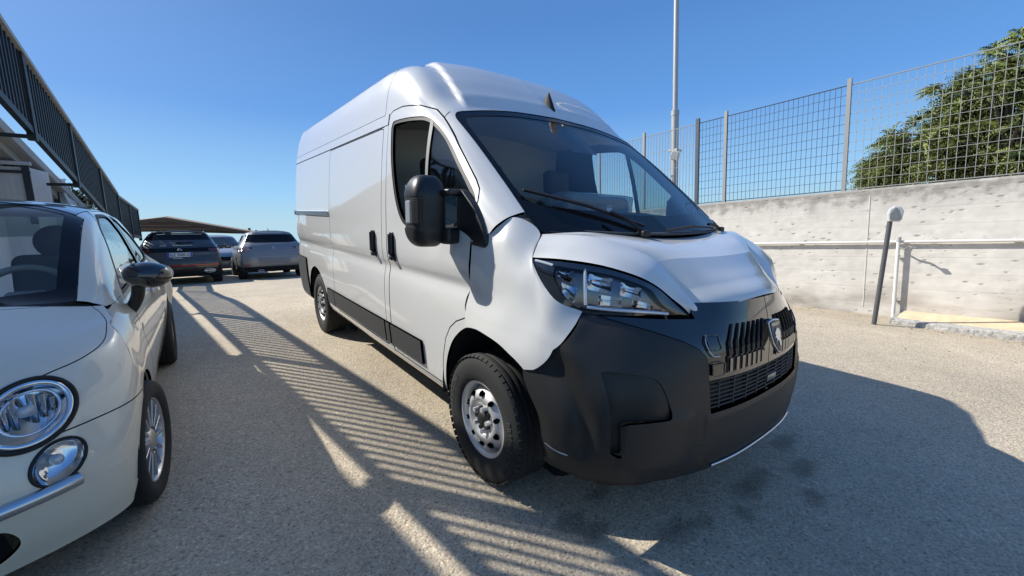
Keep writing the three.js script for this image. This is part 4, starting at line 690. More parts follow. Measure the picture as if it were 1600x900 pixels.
  const tyre = put(lathe([...s, ...tr, ...s.slice().reverse().map(([r, z]) => [r, -z])], 64), [0, 0, 0], [0, 0, Math.PI / 2]);
  const rim = [put(lathe([[.176, .06], [.180, -.02], [.184, -.060], [.196, -.078], [.202, -.080], [.204, -.074], [.196, -.068], [.19, .08]].map(([r, z]) => [r, z]), 64), [0, 0, 0], [0, 0, -Math.PI / 2])];
  const spokes = []; for (let i = 0; i < 14; i++) { const a = i / 14 * 6.28318; spokes.push(put(rbox(.022, .125, .014, .004, [0, .128, 0]), [-.062, 0, 0], [a, 0, 0])); }
  const cap = put(lathe([[0, .082], [.035, .08], [.048, .070], [.06, .060], [.07, .03]], 32), [0, 0, 0], [0, 0, Math.PI / 2]);
  for (const [x, z] of [[.735, 0], [.735, -2.3], [-.735, 0], [-.735, -2.3]]) {
    const w = new THREE.Group(); w.name = 'wheel'; w.position.set(x, .291, z); w.rotation.y = (x > 0 ? Math.PI : 0) - (z === 0 ? .13 : 0); small.add(w);
    part('tyre', tyre, MAT.rubber, w); const r = part('rim', rim, MAT.alloy, w); part('hub_cap', cap, MAT.alloy, r);
    for (const q of spokes) part('spoke', q, MAT.alloy, r);
    part('brake_disc', put(new THREE.CylinderGeometry(.15, .15, .03, 32), [.0, 0, 0], [0, 0, Math.PI / 2]), MAT.black, w);
  }
}

// ---------------------------------------------------------------- the cars at the back, seen from behind
// local frame: rear bumper at z = 0 facing +z, ground at y = 0
function backCar(o) {
  const { car, W2, H, L, paint } = o;
  const rows = o.rear;             // rear outline: [y, halfwidth, z] from below upwards, then over the roof forward
  const R = grid(rows.map(([y, w, z, c]) => [[0, y + (c || 0), z], [-w * .45, y + (c || 0) * .85, z - .012], [-w * .78, y + (c || 0) * .45, z - .05], [-w * .94, y + (c || 0) * .12, z - .13], [-w * .995, y, z - .30], [-w, y - .0, z - .50]]), rows.map((_, i) => i / (rows.length - 1)), [0, .4, .68, .83, .93, 1]);
  const sideP = (t, z) => R(t, z);
  // long side: continue the last column forward to the nose
  const S = (u, v) => { const p = R(1, v); const z = lerp(p[2], -L + .6, u); const nose = smooth(-L + 1.7, -L + .5, z); const cab = p[1] > o.belt ? smooth(-L + 1.0, -L + 2.4, z) : 1; return [p[0] * (1 - .18 * nose), lerp(o.belt + .02, p[1], p[1] > o.belt ? cab : 1), z]; };
  return { R, S };
}
function carWheels(car, xs, zs, r) {
  const tyre = put(lathe([[r * .66, -.10], [r * .8, -.112], [r * .95, -.10], [r, -.08], [r, .08], [r * .95, .10], [r * .8, .112], [r * .66, .10]], 40), [0, 0, 0], [0, 0, Math.PI / 2]);
  const rim = put(lathe([[0, .07], [.06, .065], [r * .5, .05], [r * .64, .085], [r * .67, .09], [r * .68, .0]], 40), [0, 0, 0], [0, 0, Math.PI / 2]);
  const sp = []; for (let i = 0; i < 5; i++) sp.push(put(rbox(.02, r * .6, .05, .006, [-.082, r * .34, 0]), [0, 0, 0], [i * 1.2566, 0, 0]));
  for (const x of xs) for (const z of zs) { const w = new THREE.Group(); w.name = 'wheel'; w.position.set(x, r, z); if (x > 0) w.rotation.y = Math.PI; car.add(w); part('tyre', tyre, MAT.rubber, w); const k = part('rim', rim, MAT.black, w); for (const q of sp) part('spoke', q, MAT.alloy, k); }
}
const hsd = (a, b) => Math.max(a, b);
{ // dark blue-grey crossover
  const H = 1.49, L = 4.26;
  const y0 = groundY(-2.4, -13.2);
  const car = thing('crossover_car', 'dark blue-grey crossover seen from behind with a full-width rear light bar', 'car', [-2.44, -.60, -12.05]);
  car.rotation.x = -.078;
  const paint = phys(lin(.050, .050, .056), .34, .3, { clearcoat: .6, clearcoatRoughness: .05 });
  const { R, S } = backCar({ car, L, belt: 1.0, rear: [[.26, .78, -.16], [.40, .85, -.03], [.58, .875, 0], [.72, .878, -.02], [.82, .875, -.05], [.90, .87, -.06], [1.0, .85, -.10, .01], [1.08, .815, -.17, .015], [1.16, .775, -.27, .02], [1.27, .725, -.40, .03], [1.38, .66, -.52, .045], [1.435, .60, -.60, .05], [1.45, .54, -.85, .045], [1.455, .53, -1.5, .045]] });
  const F = { flip: true };
  const yb = (a, b) => [(p) => a - p[1], (p) => p[1] - b];
  const X = (x) => (p) => -p[0] - x;
  part('lower_bumper', both(skin(R, [0, 1, 40], [0, .3, 30], yb(0, .475), { ...F, off: .004, rim: .02 })), MAT.bumper, car);
  part('bumper', both(skin(R, [0, 1, 40], [.05, .45, 40], yb(.48, .70), { ...F, rim: .02 })), paint, car);
  part('tailgate', both(skin(R, [0, 1, 50], [.15, .75, 50], yb(.705, 1.09), { ...F, off: -.004, rim: .02 })), paint, car);
  part('hatch_frame', both(skin(R, [0, 1, 40], [.4, .9, 50], [...yb(1.09, 1.43), (p) => -(Math.max(p[1] - 1.395, 1.235 - p[1], -p[0] - (.80 - .32 * (p[1] - 1.0))) )], { ...F })), paint, car);
  part('rear_window', both(skin(R, [0, 1, 40], [.5, .95, 40], [...yb(1.235, 1.395), (p) => -p[0] - (.80 - .32 * (p[1] - 1.0))], { ...F, off: -.004 })), MAT.rear_glass, car);
  part('roof', both(skin(R, [0, 1, 30], [.8, 1, 60], [(p) => 1.43 - p[1]], F)), paint, car);
  part('spoiler', both(tube([[0, 1.462, -.53], [-.3, 1.455, -.54], [-.52, 1.43, -.58], [-.60, 1.39, -.64]], .022, 20, 8)), paint, car);
  part('wiper', [bar([-.02, 1.175, -.235], [.30, 1.165, -.245], .018, .02), rbox(.12, .03, .04, .012, [-.02, 1.18, -.235])], MAT.black, car);
  const lb = part('light_bar', both(skin(R, [0, 1, 60], [.4, .7, 20], yb(.895, 1.02), { ...F, off: .006, rim: .01 })), MAT.frit, car);
  part('tail_light', skin(R, [.62, 1, 24], [.4, .7, 14], [(p) => .925 - p[1], (p) => p[1] - .995], { ...F, off: .010, rim: .01 }), phys(lin(.10, .012, .014), .08, 0, { clearcoat: 1 }), lb);
  part('tail_light', mirrorX(skin(R, [.62, 1, 24], [.4, .7, 14], [(p) => .925 - p[1], (p) => p[1] - .995], { ...F, off: .010, rim: .01 })), phys(lin(.10, .012, .014), .08, 0, { clearcoat: 1 }), lb);
  part('maker_badge', [put(new THREE.TorusGeometry(.045, .006, 8, 32), [0, .96, -.075]), put(plate([[-.03, .03], [-.02, .03], [-.012, -.005], [0, .022], [.012, -.005], [.02, .03], [.03, .03], [.014, -.03], [.008, -.03], [0, -.006], [-.008, -.03], [-.014, -.03]], .006, .001), [0, .96, -.078])], MAT.satin, car);
  part('reflector_strip', both(skin(R, [0, .86, 40], [.05, .5, 20], yb(.545, .575), { ...F, off: .006, rim: .008 })), MAT.red, car);
  part('trim_insert', both(skin(R, [0, .9, 40], [.05, .5, 20], yb(.50, .540), { ...F, off: .005, rim: .008 })), MAT.gloss, car);
  const pl = part('number_plate', rbox(.52, .112, .012, .006, [0, .842, -.040]), std(lin(.75, .76, .78), .4), car);
  part('plate_band', [rbox(.045, .106, .004, .002, [-.236, .842, -.033]), rbox(.045, .106, .004, .002, [.236, .842, -.033])], std(lin(.02, .09, .45), .4), pl);
  if (FONT) { const g = new TextGeometry('GZ 700CG', { font: FONT, size: .072, depth: .002, curveSegments: 4 }); g.computeBoundingBox(); const b = g.boundingBox; g.translate(-(b.max.x + b.min.x) / 2, -(b.max.y + b.min.y) / 2, 0); g.scale(.40 / (b.max.x - b.min.x), 1, 1); part('plate_lettering', put(g, [0, .842, -.034]), MAT.black, pl); const t = new TextGeometry('TAIGO', { font: FONT, size: .03, depth: .003, curveSegments: 4 }); t.computeBoundingBox(); t.scale(1.6, 1, 1); t.translate(-t.boundingBox.max.x * .8, .745, -.012); part('model_lettering', t, MAT.satin, car); }
  for (const s of [-1, 1]) { const x = s * .60; const ex = part('exhaust_trim', tube([[x - .12, .405, -.01], [x - .085, .365, -.01], [x + .085, .365, -.02], [x + .12, .405, -.04], [x + .085, .44, -.02], [x - .085, .44, -.01]], .009, 50, 6, true), MAT.chrome, car); part('exhaust_divider', [bar([x - .1, .403, .0], [x + .1, .403, -.02], .008, .02)], MAT.chrome, ex); }
  part('body_side', both(skin(S, [0, 1, 60], [.05, 1, 60], [(p) => .34 - p[1], (p) => .36 - Math.hypot(p[2] + .80, p[1] - .335), (p) => .36 - Math.hypot(p[2] + 3.35, p[1] - .335), (p) => -Math.max(p[1] - 1.37 , 1.03 - p[1], p[2] + .95, -p[2] - 3.0)], { flip: true, rim: .02 })), paint, car);
  part('side_window', both(skin(S, [0, 1, 40], [.05, 1, 50], [(p) => 1.03 - p[1], (p) => p[1] - 1.37, (p) => p[2] + .95, (p) => -p[2] - 3.0], { flip: true, off: -.006 })), MAT.dark_glass, car);
  part('arch_trim', both(join([-.80, -3.35].map((z) => put(new THREE.TorusGeometry(.365, .022, 8, 30, Math.PI), [-.872, .335, z], [0, Math.PI / 2, 0])))), MAT.trim, car);
  part('roof_rail', both(bar([-.56, 1.475, -.9], [-.58, 1.465, -2.6], .03, .03)), MAT.satin, car);
  part('door_mirror', both(rbox(.2, .13, .10, .04, [-.98, 1.05, -2.75], [0, 0, 0], 4)), paint, car);
  part('underbody', [rbox(1.6, .2, 3.9, .04, [0, .36, -2.1]), rbox(1.5, .5, 3.2, .1, [0, .7, -2.1])], MAT.under, car);
  carWheels(car, [-.77, .77], [-.80, -3.35], .335);
}
{ // mid grey hatchback
  const L = 4.05;
  const car = thing('hatchback_car', 'mid grey hatchback seen from behind with a blank number plate', 'car', [-.27, -.57, -12.15]);
  car.rotation.x = -.078;
  const paint = phys(lin(.23, .23, .235), .38, .35, { clearcoat: .5, clearcoatRoughness: .06 });
  const { R, S } = backCar({ car, L, belt: .98, rear: [[.24, .76, -.20], [.36, .84, -.05], [.52, .885, 0], [.66, .892, -.01], [.78, .885, -.04], [.88, .87, -.08], [.96, .845, -.13, .01], [1.03, .80, -.20, .02], [1.12, .745, -.31, .03], [1.24, .685, -.43, .045], [1.34, .63, -.53, .06], [1.385, .575, -.62, .06], [1.395, .54, -.85, .055], [1.40, .53, -1.5, .055]] });
  const F = { flip: true }, yb = (a, b) => [(p) => a - p[1], (p) => p[1] - b];
  const rw = (p) => Math.max(1.075 - p[1] + .03 * smooth(.4, .7, -p[0]), p[1] - 1.325, -p[0] - (.70 - .28 * (p[1] - 1.05)));
  part('lower_bumper', both(skin(R, [0, 1, 40], [0, .3, 30], yb(0, .375), { ...F, off: -.01, rim: .02 })), MAT.bumper, car);
  part('bumper', both(skin(R, [0, 1, 40], [.05, .45, 40], yb(.38, .695), { ...F, rim: .02 })), paint, car);
  part('plate_recess', skin(R, [0, .6, 30], [.1, .45, 20], [...yb(.46, .64), (p) => -p[0] - .40], { ...F, off: .003, rim: .004 }), std(lin(.17, .18, .20), .45), car).geometry = join(both(skin(R, [0, .6, 30], [.1, .45, 20], [...yb(.46, .64), (p) => -p[0] - .40 - (p[1] - .46) * .2], { ...F, off: .003, rim: .004 })));
  part('tailgate', both(skin(R, [0, 1, 60], [.15, .9, 70], [...yb(.70, 1.375), (p) => -rw(p)], { ...F, off: -.004, rim: .02 })), paint, car);
  part('rear_window', both(skin(R, [0, 1, 40], [.5, .95, 40], [rw], { ...F, off: -.007 })), MAT.rear_glass, car);
  part('roof', both(skin(R, [0, 1, 30], [.75, 1, 60], [(p) => 1.375 - p[1]], F)), paint, car);
  part('roof_antenna', [bar([0, 1.45, -.85], [0, 1.53, -.90], .014, .014, true), rbox(.04, .03, .12, .012, [0, 1.455, -.85])], MAT.black, car);
  for (const s of [0, 1]) { const m = (g) => s ? mirrorX(g) : g; const inL = (p) => Math.max(.80 + .02 - p[1] + .10 * smooth(.85, .5, -p[0]), p[1] - .94, .52 + p[0]); const t = part('tail_light', m(skin(R, [.5, 1, 50], [.35, .8, 30], [inL], { ...F, off: .006, rim: .01 })), phys(lin(.09, .03, .035), .06, 0, { clearcoat: 1 }), car); part('light_guide', m(join([tube([[-.60, .90, -.10], [-.74, .86, -.12], [-.86, .84, -.24]].map(([x, y, z]) => [x, y, z + .03]), .012, 16, 6), tube([[-.62, .925, -.12], [-.76, .905, -.14], [-.85, .90, -.27]].map(([x, y, z]) => [x, y, z + .03]), .010, 16, 6)])), std(lin(.5, .42, .44), .2, .2), t); part('reflector', m(rbox(.12, .03, .02, .006, [-.70, .42, -.045], [0, -.3, 0])), MAT.red, car); }
  part('maker_badge', [put(new THREE.TorusGeometry(.05, .009, 4, 4), [0, .90, -.075], [-.25, 0, 0], [.62, 1, 1])], MAT.satin, car);
  part('exhaust_tip', tube([[-.44, .27, -.02], [-.40, .24, -.02], [-.32, .24, -.02], [-.30, .27, -.02], [-.36, .29, -.02]], .008, 30, 6, true), MAT.satin, car);
  part('body_side', both(skin(S, [0, 1, 60], [.05, 1, 60], [(p) => .26 - p[1], (p) => .35 - Math.hypot(p[2] + .76, p[1] - .32), (p) => .35 - Math.hypot(p[2] + 3.34, p[1] - .32), (p) => -Math.max(p[1] - 1.32, 1.01 - p[1], p[2] + 1.0, -p[2] - 2.9)], { flip: true, rim: .02 })), paint, car);
  part('side_window', both(skin(S, [0, 1, 40], [.05, 1, 50], [(p) => 1.01 - p[1], (p) => p[1] - 1.32, (p) => p[2] + 1.0, (p) => -p[2] - 2.9], { flip: true, off: -.006 })), MAT.dark_glass, car);
  part('door_mirror', both(rbox(.2, .13, .10, .04, [-.98, 1.02, -2.6], [0, 0, 0], 4)), MAT.gloss, car);
  part('underbody', [rbox(1.6, .2, 3.6, .04, [0, .32, -2.0]), rbox(1.5, .5, 3.0, .1, [0, .65, -2.0])], MAT.under, car);
  carWheels(car, [-.78, .78], [-.76, -3.34], .32);
}
{ // silver car further back, glimpsed in the gap, facing the camera
  const L = 4.3;
  const car = thing('silver_car', 'silver car glimpsed in the gap between the two rear-facing cars', 'car', [-1.45, -.90, -16.2]);
  car.rotation.x = -.078;
  const paint = phys(lin(.38, .39, .40), .3, .4, { clearcoat: 1 });
  const { R, S } = backCar({ car, L, belt: .98, rear: [[.24, .76, -.20], [.36, .84, -.05], [.52, .885, 0], [.66, .892, -.03], [.78, .885, -.08], [.88, .87, -.25], [.96, .845, -.60, .01], [1.0, .80, -.95, .02], [1.12, .745, -1.15, .03], [1.24, .685, -1.35, .045], [1.36, .63, -1.55, .06], [1.43, .575, -1.75, .06], [1.45, .54, -2.0, .055], [1.45, .53, -2.5, .055]] });
  const F = { flip: true }, yb = (a, b) => [(p) => a - p[1], (p) => p[1] - b];
  part('front_bumper', both(skin(R, [0, 1, 30], [0, .45, 30], yb(0, .70), { ...F, rim: .02 })), paint, car);
  part('hood', both(skin(R, [0, 1, 30], [.2, .7, 30], yb(.705, 1.0), { ...F })), paint, car);
  part('windscreen', both(skin(R, [0, 1, 30], [.4, .95, 30], yb(1.0, 1.42), { ...F })), MAT.dark_glass, car);
  part('roof', both(skin(R, [0, 1, 20], [.7, 1, 40], [(p) => 1.42 - p[1]], F)), paint, car);
  for (const s of [-1, 1]) part('headlight', rbox(.26, .12, .1, .04, [s * .66, .74, -.10], [0, s * .5, 0], 4), MAT.lens, car);
  part('grille', rbox(.8, .14, .04, .02, [0, .60, 0]), MAT.black, car);
  for (const s of [-1, 1]) part('door_mirror', rbox(.2, .14, .10, .045, [s * .98, 1.04, -1.35], [0, 0, 0], 4), MAT.gloss, car);
  part('body_side', both(skin(S, [0, 1, 40], [.05, .95, 40], [(p) => .3 - p[1]], { flip: true })), paint, car);
  part('underbody', [rbox(1.6, .3, 3.6, .04, [0, .4, -2.0]), rbox(1.4, .5, 1.5, .1, [0, .75, -2.3])], MAT.under, car);
  carWheels(car, [-.78, .78], [-.8, -3.4], .33);
}

// ---------------------------------------------------------------- boundary wall, fence, posts, tree
const TILT = .078;                                   // true vertical leans this much in the yard's frame
const WALLX = 6.35, wallTop = (z) => 1.911 + TILT * z, wallY = (z) => groundY(WALLX, z);
{
  const TW = 2048, TH = 512, L0 = -16, L1 = 6, HH = 2.4;
  const pits = []; for (let i = 0; i < 9000; i++) { const x = rnd() * TW, y = rnd() * TH, r = .55 + 3.4 * rnd() ** 8, e = .5 + 2.2 * rnd(); if (fbm(x / 90, y / 60, 14, 3) > .02 || r > 2.6) pits.push([x, y, r, e]); }
  const hgt = new Float32Array(TW * TH).fill(0), pit = new Float32Array(TW * TH);
  for (const [x, y, r, e] of pits) for (let j = Math.max(0, y - 9 | 0); j < Math.min(TH, y + 9); j++) for (let i = Math.max(0, x - 9 | 0); i < Math.min(TW, x + 9); i++) { const d = Math.hypot((i - x) / (r * (.42 + .35 * e)), (j - y) / r); if (d < 1) pit[j * TW + i] = Math.max(pit[j * TW + i], 1 - d * d); }
  const val = (i, j) => {
    const z = i / TW * (L1 - L0), y = j / TH * HH;                    // metres along and up
    const n1 = fbm(z * 1.1, y * 1.3, 3, 4), n2 = fbm(z * 7, y * 9, 9, 3), n3 = fbm(z * .35, y * .5, 20, 3), streak = fbm(z * 2.2, y * 22, 40, 3);
    let b = .62 + .10 * n1 + .15 * n2 + .06 * n3 + .045 * streak;
    const top = smooth(HH - .50, HH - .03, y + .35 * n1 + .18 * n2), run = fbm(z * 6, y * .9, 33, 3), edge2 = smooth(HH - .34, HH - .02, y + .34 * n2 + .22 * run + .10 * fbm(z * 22, y * 22, 90, 2)), grime = Math.max(top * clamp(.30 + 1.5 * fbm(z * 2.2, y * 2.0, 60, 4) + 1.1 * run + .5 * n2), edge2 * 1.0);
    const lowB = smooth(1.10, .55, y + .30 * n1 + .2 * n2) * clamp(.40 + 1.9 * fbm(z * 1.2, y * 2.6, 80, 4) + .6 * n2);
    let c = [b, b * .945, b * .86];
    const mixc = (t, k) => { c = c.map((v, q) => lerp(v, t[q], clamp(k))); };
    mixc([.22, .20, .175], grime * .8); mixc([.27, .235, .19], lowB * .85); mixc([.20, .18, .16], pit[j * TW + i] * .75);
    const board = Math.abs(((y * 100) % 24) - 12) < .7 ? .06 : 0; mixc([.35, .33, .30], board * clamp(.6 + 2 * fbm(z * .8, y * 3, 5, 2)) * 6 * .5);
    return c;
  };
  const col = dataTex(TW, TH, val, false, false);
  const bmp = dataTex(TW / 2, TH / 2, (i, j) => { const z = i * 2 / TW * (L1 - L0), y = j * 2 / TH * HH; const n = .55 + .18 * fbm(z * 5, y * 7, 1, 4) + .1 * fbm(z * 1.5, y * 16, 2, 3) - .5 * pit[(j * 2) * TW + i * 2] - (Math.abs(((y * 100) % 24) - 12) < .9 ? .10 : 0); return [n, n, n]; }, false, false);
  const wall = thing('boundary_wall', 'long weathered white concrete retaining wall along the right side of the yard', 'wall', [WALLX, 0, 0]);
  const n = 88, pos = [], uv = [], idx = [];
  for (let k = 0; k <= n; k++) { const z = lerp(L0, L1, k / n), yb = wallTop(z) - HH + .01, yt = wallTop(z) + .012 * fbm(z * 3, 1, 1, 3); for (const [x, y] of [[0, yb], [.0, yt - .03], [.02, yt], [.24, yt + .004], [.26, yt - .03], [.26, yb]]) { pos.push(x + (x < .01 ? .004 * fbm(z * 2, y * 2, 3, 3) : 0), y, z); uv.push((z - L0) / (L1 - L0), clamp(1 - (wallTop(z) - y) / HH - .004, .002, .998)); } }
  for (let k = 0; k < n; k++) for (let q = 0; q < 5; q++) { const a = k * 6 + q, b = a + 6; idx.push(a, b, a + 1, b, b + 1, a + 1); }
  const g = new THREE.BufferGeometry(); g.setAttribute('position', new THREE.Float32BufferAttribute(pos, 3)); g.setAttribute('uv', new THREE.Float32BufferAttribute(uv, 2)); g.setIndex(idx); const gn = g.toNonIndexed(); gn.computeVertexNormals();
  part('wall_face', gn, std(lin(1, 1, 1), .93, 0, { map: col, bumpMap: bmp, bumpScale: .012 }), wall);
  for (const z of [-.16, -6.1, 4.9]) part('expansion_joint', bbox(.006, 1.75, .011, [-.003, wallTop(z) - .98, z + .075], [-.078, 0, 0]), std(lin(.66, .62, .56), .9), wall);
  const pipe = thing('conduit_pipe', 'thin white pipe running along the face of the concrete wall', 'pipe', [WALLX - .05, 1.077, 0]);
  part('pipe', bar([0, TILT * -14, -14], [0, TILT * 5.9, 5.9], .042, .042, true, 12), std(lin(.66, .64, .60), .5), pipe);
  for (let z = -13; z < 5.5; z += 1.2) part('pipe_clip', rbox(.05, .06, .025, .006, [.02, TILT * z, z]), std(lin(.55, .54, .51), .5), pipe);
  const down = thing('downpipe', 'short vertical white pipe from the wall conduit to the ground', 'pipe', [WALLX - .075, wallY(.37), .375]);
  part('pipe', bar([0, 0, 0], [0, 1.17, -.09], .046, .046, true, 12), std(lin(.72, .70, .66), .5), down);
  part('pipe_cap', put(new THREE.CylinderGeometry(.03, .032, .06, 12), [0, 1.20, -.093], [-.078, 0, 0]), std(lin(.45, .44, .42), .5), down);
  part('cable_bracket', [tube([[0, 1.08, -.08], [-.05, 1.06, .0], [-.10, 1.10, .05], [-.16, 1.09, .10]], .012, 12, 6), rbox(.05, .03, .07, .01, [-.16, 1.09, .12])], std(lin(.2, .2, .2), .6), down);
  part('pipe_clip', [rbox(.06, .02, .06, .005, [.02, .95, -.073]), rbox(.06, .02, .06, .005, [.02, .30, -.023])], std(lin(.5, .5, .48), .5), down);
}
{ // steel mesh fence on the wall
  const H = 1.67, paintF = std(lin(.10, .115, .13), .5, .3), post = std(lin(.33, .33, .32), .55, .2), wire = std(lin(.055, .075, .105), .5, .3), wireR = std(lin(.36, .36, .33), .5, .2);
  const f = thing('mesh_fence', 'tall welded wire mesh fence with grey posts standing on the concrete wall', 'fence', [WALLX + .12, 0, 0]);
  const up = (z, h) => [0, wallTop(z) + h, z - TILT * h];
  const posts = [-15.2, -13.3, -11.4, -9.4, -7.6, -5.7, -4.35, -3.05, -2.47, -.53, 1.41, 3.35, 5.1];
  posts.forEach((z, i) => { const a = up(z, 0), b = up(z, H + .10); part('fence_post', bar(a, b, .055, i === 7 ? .07 : .055), i === 7 ? paintF : post, f); });
  for (let i = 0; i < posts.length - 1; i++) {
    const z0 = posts[i] + .03, z1 = posts[i + 1] - .03, near = z0 > -.8, wm = near ? wireR : wire, gs = [];
    const bars = z1 < -3, nv = Math.round((z1 - z0) / (near ? .095 : bars ? .075 : .074));
    for (let k = 0; k <= nv; k++) { const z = lerp(z0, z1, k / nv); gs.push(bar(up(z, .03), up(z, H), bars ? .010 : .0058, bars ? .010 : .0058)); }
    const nh = bars ? 4 : 11; for (let k = 0; k <= nh; k++) { const h = .03 + (H - .03) * k / nh; gs.push(bar(up(z0, h).map((v, q) => q === 0 ? v - .006 : v), up(z1, h).map((v, q) => q === 0 ? v - .006 : v), .006, .006)); }
    for (const h of [.03, H]) gs.push(bar(up(z0, h), up(z1, h), .014, .014));
    const p = part('mesh_panel', gs, bars ? post : wm, f); p.userData.kind = 'stuff';
  }
}
{ // leaning post with a grey hooded head in front of the wall
  const b = [5.40, groundY(5.4, .31), .31], t = [5.40, 1.42, .285];
  const p = thing('leaning_post', 'thin dark post leaning before the wall with a pale hooded head', 'post', b);
  part('pole', bar([0, -.1, .02], [0, t[1] - b[1], .0], .058, .058, true, 14), std(lin(.10, .10, .105), .6, .2), p);
  const y = t[1] - b[1] - .02, face = plate([[-.062, 0], [-.078, .10], [-.066, .165], [-.02, .205], [.04, .195], [.078, .14], [.072, .03], [.05, 0]], .11, .014);
  const hd = part('hooded_head', put(face, [.05, y, .02], [0, -Math.PI / 2 + .35, 0]), std(lin(.50, .51, .50), .5), p);
  part('head_facet', put(plate([[-.055, .03], [-.062, .10], [-.012, .19], [.045, .04]], .010, .003), [-.056, y, .058], [0, -Math.PI / 2 + .35, 0]), std(lin(.22, .23, .23), .5), hd);
}
{ // tall lamp pole before the fence
  const b = [7.16, groundY(6, -4) - .1, -3.84];
  const p = thing('light_pole', 'tall slim pale grey light pole behind the mesh fence, cut off by the frame top', 'pole', b);
  const at = (h) => [0, h, -TILT * h];
  const m = std(lin(.42, .42, .41), .5, .3), y0 = 3.83 - b[1];
  part('lower_tube', bar(at(-.4), at(y0), .17, .17, true, 18), m, p);
  part('collar', bar(at(y0 - .07), at(y0 + .05), .185, .185, true, 18), m, p);
  part('upper_tube', bar(at(y0), at(9.8), .115, .115, true, 16), m, p);
  part('lamp_head', put(rbox(.24, .10, .6, .04), [0, 9.8, -.62]), m, p);
  const fy = 2.83 - b[1], fz = -TILT * fy;
  const fl = part('floodlight', rbox(.15, .20, .18, .02, [-.14, fy, fz + .10], [.2, .4, 0], 3), std(lin(.62, .61, .57), .5), p);
  part('bracket', [bar([0, fy, fz], [-.12, fy - .02, fz + .06], .045, .045), rbox(.22, .05, .22, .01, [0, fy + .14, fz])], std(lin(.5, .5, .47), .5), fl);
}
{ // concrete pad with a kerb at the wall foot
  const k = thing('kerb_pad', 'raised concrete kerb with a sandy paved strip at the wall foot', 'kerb', [0, 0, 0]);
  const rough = dataTex(512, 128, (i, j) => { const n = .44 + .42 * fbm(i * .05, j * .07, 2, 4) + .14 * (rnd() - .5); return [n, n * .95, n * .87]; });
  const sand = dataTex(512, 64, (i, j) => { const n = 1 + .35 * fbm(i * .02, j * .05, 7, 4) + .12 * (rnd() - .5); return [.66 * n, .51 * n, .33 * n]; });
  const strip = (lines, z0, z1, N) => { const pos = [], uv = [], idx = []; for (let i = 0; i <= N; i++) { const z = lerp(z0, z1, i / N); lines(z).forEach((p, q) => { pos.push(...p); uv.push(z * .8, q * .25); }); } const L = lines(z0).length; for (let i = 0; i < N; i++) for (let q = 0; q < L - 1; q++) { const a = i * L + q, b = a + L; idx.push(a, b, a + 1, b, b + 1, a + 1); } const g = new THREE.BufferGeometry(); g.setAttribute('position', new THREE.Float32BufferAttribute(pos, 3)); g.setAttribute('uv', new THREE.Float32BufferAttribute(uv, 2)); g.setIndex(idx); const n = g.toNonIndexed(); n.computeVertexNormals(); return n; };
  const ht = (z) => .075 + .03 * smooth(.5, 2.5, z);
  const edge = (z) => [5.70 + .02 * fbm(z * 3, 2, 1, 3), groundY(5.75, z), z];
  part('kerb_stone', [strip((z) => { const e = edge(z), h = ht(z) + .014 * fbm(z * 7, 1, 4, 3); return [[e[0], e[1] - .08, z], [e[0] + .010, e[1] + h - .02, z], [e[0] + .03, e[1] + h, z], [e[0] + .14, e[1] + h + .006, z], [e[0] + .15, e[1] - .05, z]]; }, .46, 5.6, 70), rbox(.62, .13, .06, .015, [6.02, groundY(5.9, .47) + .02, .455])], std(lin(1, 1, 1), .95, 0, { map: rough, bumpMap: rough, bumpScale: .02 }), k);
  part('sandy_strip', strip((z) => { const y = groundY(5.75, z) + ht(z); return [[5.82, y - .02, z], [5.83, y + .004, z], [6.1, y + .03 + .01 * fbm(z * 4, 3, 3, 3), z], [6.38, y + .045 + .02 * smooth(.5, 2, z), z]]; }, .48, 5.6, 60), std(lin(1, 1, 1), .95, 0, { map: sand }), k);
}
